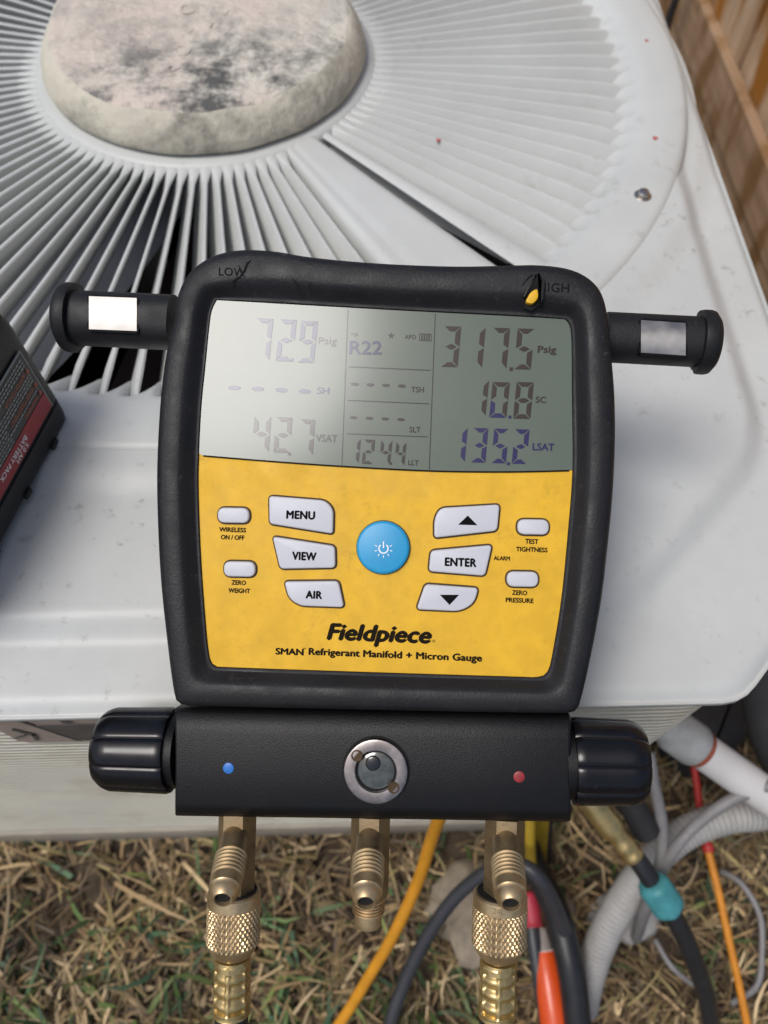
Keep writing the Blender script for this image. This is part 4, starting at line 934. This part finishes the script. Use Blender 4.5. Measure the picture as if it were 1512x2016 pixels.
# ------------------------------------------------------------------ grass
def blades(n, area, palette, lmin, lmax, wmin, wmax, lie, zmax):
    xs_ = rng.uniform(area[0], area[1], n); ys_ = rng.uniform(area[2], area[3], n)
    V_ = np.zeros((n, 7, 3), np.float32); az_ = rng.uniform(0, 2 * PI, n); L_ = rng.uniform(lmin, lmax, n); W_ = rng.uniform(wmin, wmax, n)
    el = rng.beta(1.3, lie, n) * 1.35; z0 = rng.uniform(-.004, zmax, n); curl = rng.normal(0, .5, n)
    dx, dy = np.cos(az_), np.sin(az_); bend = rng.uniform(.2, 1.1, n)
    px_, py_ = -dy, dx; x = xs_.copy(); y_ = ys_.copy(); z_ = z0.copy(); roll_ = rng.normal(0, .5, n)
    for i in range(4):
        t = i / 3; e = el - bend * t; a2 = az_ + curl * t
        if i:
            x = x + np.cos(a2) * np.cos(e) * L_ / 3; y_ = y_ + np.sin(a2) * np.cos(e) * L_ / 3; z_ = z_ + np.sin(e) * L_ / 3
        zz_ = np.maximum(z_, .001 + .006 * rng.random(n)); wv = W_ * (1, .95, .7, 0)[i] / 2
        if i < 3:
            for s_, q in ((-1, 0), (1, 1)):
                V_[:, 2 * i + q, 0] = x + s_ * -np.sin(a2) * wv; V_[:, 2 * i + q, 1] = y_ + s_ * np.cos(a2) * wv; V_[:, 2 * i + q, 2] = zz_ + s_ * np.sin(roll_) * wv
        else: V_[:, 6, 0] = x; V_[:, 6, 1] = y_; V_[:, 6, 2] = zz_
    pal = np.array(palette, np.float32); ci = rng.integers(0, len(pal), n); C = pal[ci] * rng.uniform(.5, 1.4, (n, 1)).astype(np.float32)
    pat = .5 + .5 * np.sin(xs_ * 31 + 2 * np.sin(ys_ * 23 + 1)) * np.sin(ys_ * 37 + 1.5 * np.sin(xs_ * 17)); C = C * (.55 + .75 * pat)[:, None].astype(np.float32)
    return V_, C
def grass(name, sets, label):
    Vs = np.concatenate([s_[0] for s_ in sets]); Cs = np.concatenate([s_[1] for s_ in sets]); n = len(Vs)
    me = bpy.data.meshes.new(name); me.vertices.add(n * 7); me.vertices.foreach_set('co', Vs.reshape(-1))
    fq = np.array([[0, 1, 3], [0, 3, 2], [2, 3, 5], [2, 5, 4], [4, 5, 6]]); F = (np.arange(n)[:, None, None] * 7 + fq[None]).reshape(-1, 3)
    me.loops.add(F.size); me.loops.foreach_set('vertex_index', F.reshape(-1).astype(np.int32)); me.polygons.add(len(F)); me.polygons.foreach_set('loop_start', (np.arange(len(F)) * 3).astype(np.int32))
    me.update(calc_edges=True); me.validate()
    ca = me.color_attributes.new('col', 'FLOAT_COLOR', 'POINT'); c4 = np.ones((n, 7, 4), np.float32); c4[:, :, :3] = Cs[:, None, :]; ca.data.foreach_set('color', c4.reshape(-1))
    me.materials.append(MATS['grass_blades']); o = bpy.data.objects.new(name, me); COL.objects.link(o); return tag(o, label, 'grass', kind='stuff')
straw = [(.42, .295, .15), (.33, .225, .11), (.58, .44, .25), (.26, .17, .08), (.18, .12, .06), (.32, .25, .10), (.22, .18, .08)]
brown = [(.16, .10, .05), (.11, .07, .035), (.22, .145, .07), (.30, .21, .11), (.075, .048, .028), (.17, .12, .06)]
green = [(.09, .15, .04), (.07, .13, .05), (.14, .19, .06), (.17, .21, .06), (.06, .12, .06)]
def keep(s_, box):   # no blades inside the condenser
    c = s_[0].mean(1); ok = ~((c[:, 0] > X0 - .0) & (c[:, 0] < X1 + .0) & (c[:, 1] > Y0 + .01) & (c[:, 1] < Y1) & ~((c[:, 0] - c[:, 1]) > (X1 - CH - Y0 - .0)))
    return s_[0][ok], s_[1][ok]
AR = (-.75, .75, -.45, .45)
def bare(s_, amt):      # thin the blades out over bare patches of soil
    c = s_[0].mean(1); x, y = c[:, 0], c[:, 1]
    nz_ = np.sin(x * 27 + 2.2 * np.sin(y * 21 + .6)) + np.sin(y * 33 + 1.7 * np.sin(x * 19 + 2)) + .6 * np.sin(x * 61 + y * 47)
    near = np.clip((y - (Y0 - .06)) / .06, 0, 1)
    ok = rng.random(len(x)) > amt * np.clip(nz_ * .5 + .15 + near * .6, 0, 1); return s_[0][ok], s_[1][ok]
sets = [bare(keep(blades(30000, AR, straw, .015, .05, .0012, .0028, 2.6, .018), 0), .75), bare(keep(blades(30000, AR, brown, .012, .04, .0012, .0028, 3.0, .010), 0), .5), keep(blades(1000, AR, green, .025, .06, .0020, .0042, 1.6, .012), 0), bare(keep(blades(1900, (-.6, .1, -.45, .03), green, .025, .05, .0022, .0048, 1.6, .012), 0), .7), bare(keep(blades(5000, AR, straw + brown, .008, .020, .003, .006, 2.0, .012), 0), .6), keep(blades(500, AR, straw, .07, .12, .0020, .0040, 2.4, .018), 0)]
grass('lawn_grass', sets, 'dry straw brown lawn with sparse green blades')
far = [blades(26000, (-3, 3, -3, 3), straw + brown + green, .03, .08, .004, .009, 2.2, .01)]
c = far[0][0].mean(1); ok = ~((abs(c[:, 0]) < .74) & (abs(c[:, 1]) < .44)) & ~((c[:, 0] > X0) & (c[:, 0] < X1) & (c[:, 1] > Y0) & (c[:, 1] < Y1))
grass('outer_lawn', [(far[0][0][ok], far[0][1][ok])], 'rougher dry lawn further out round the condenser')
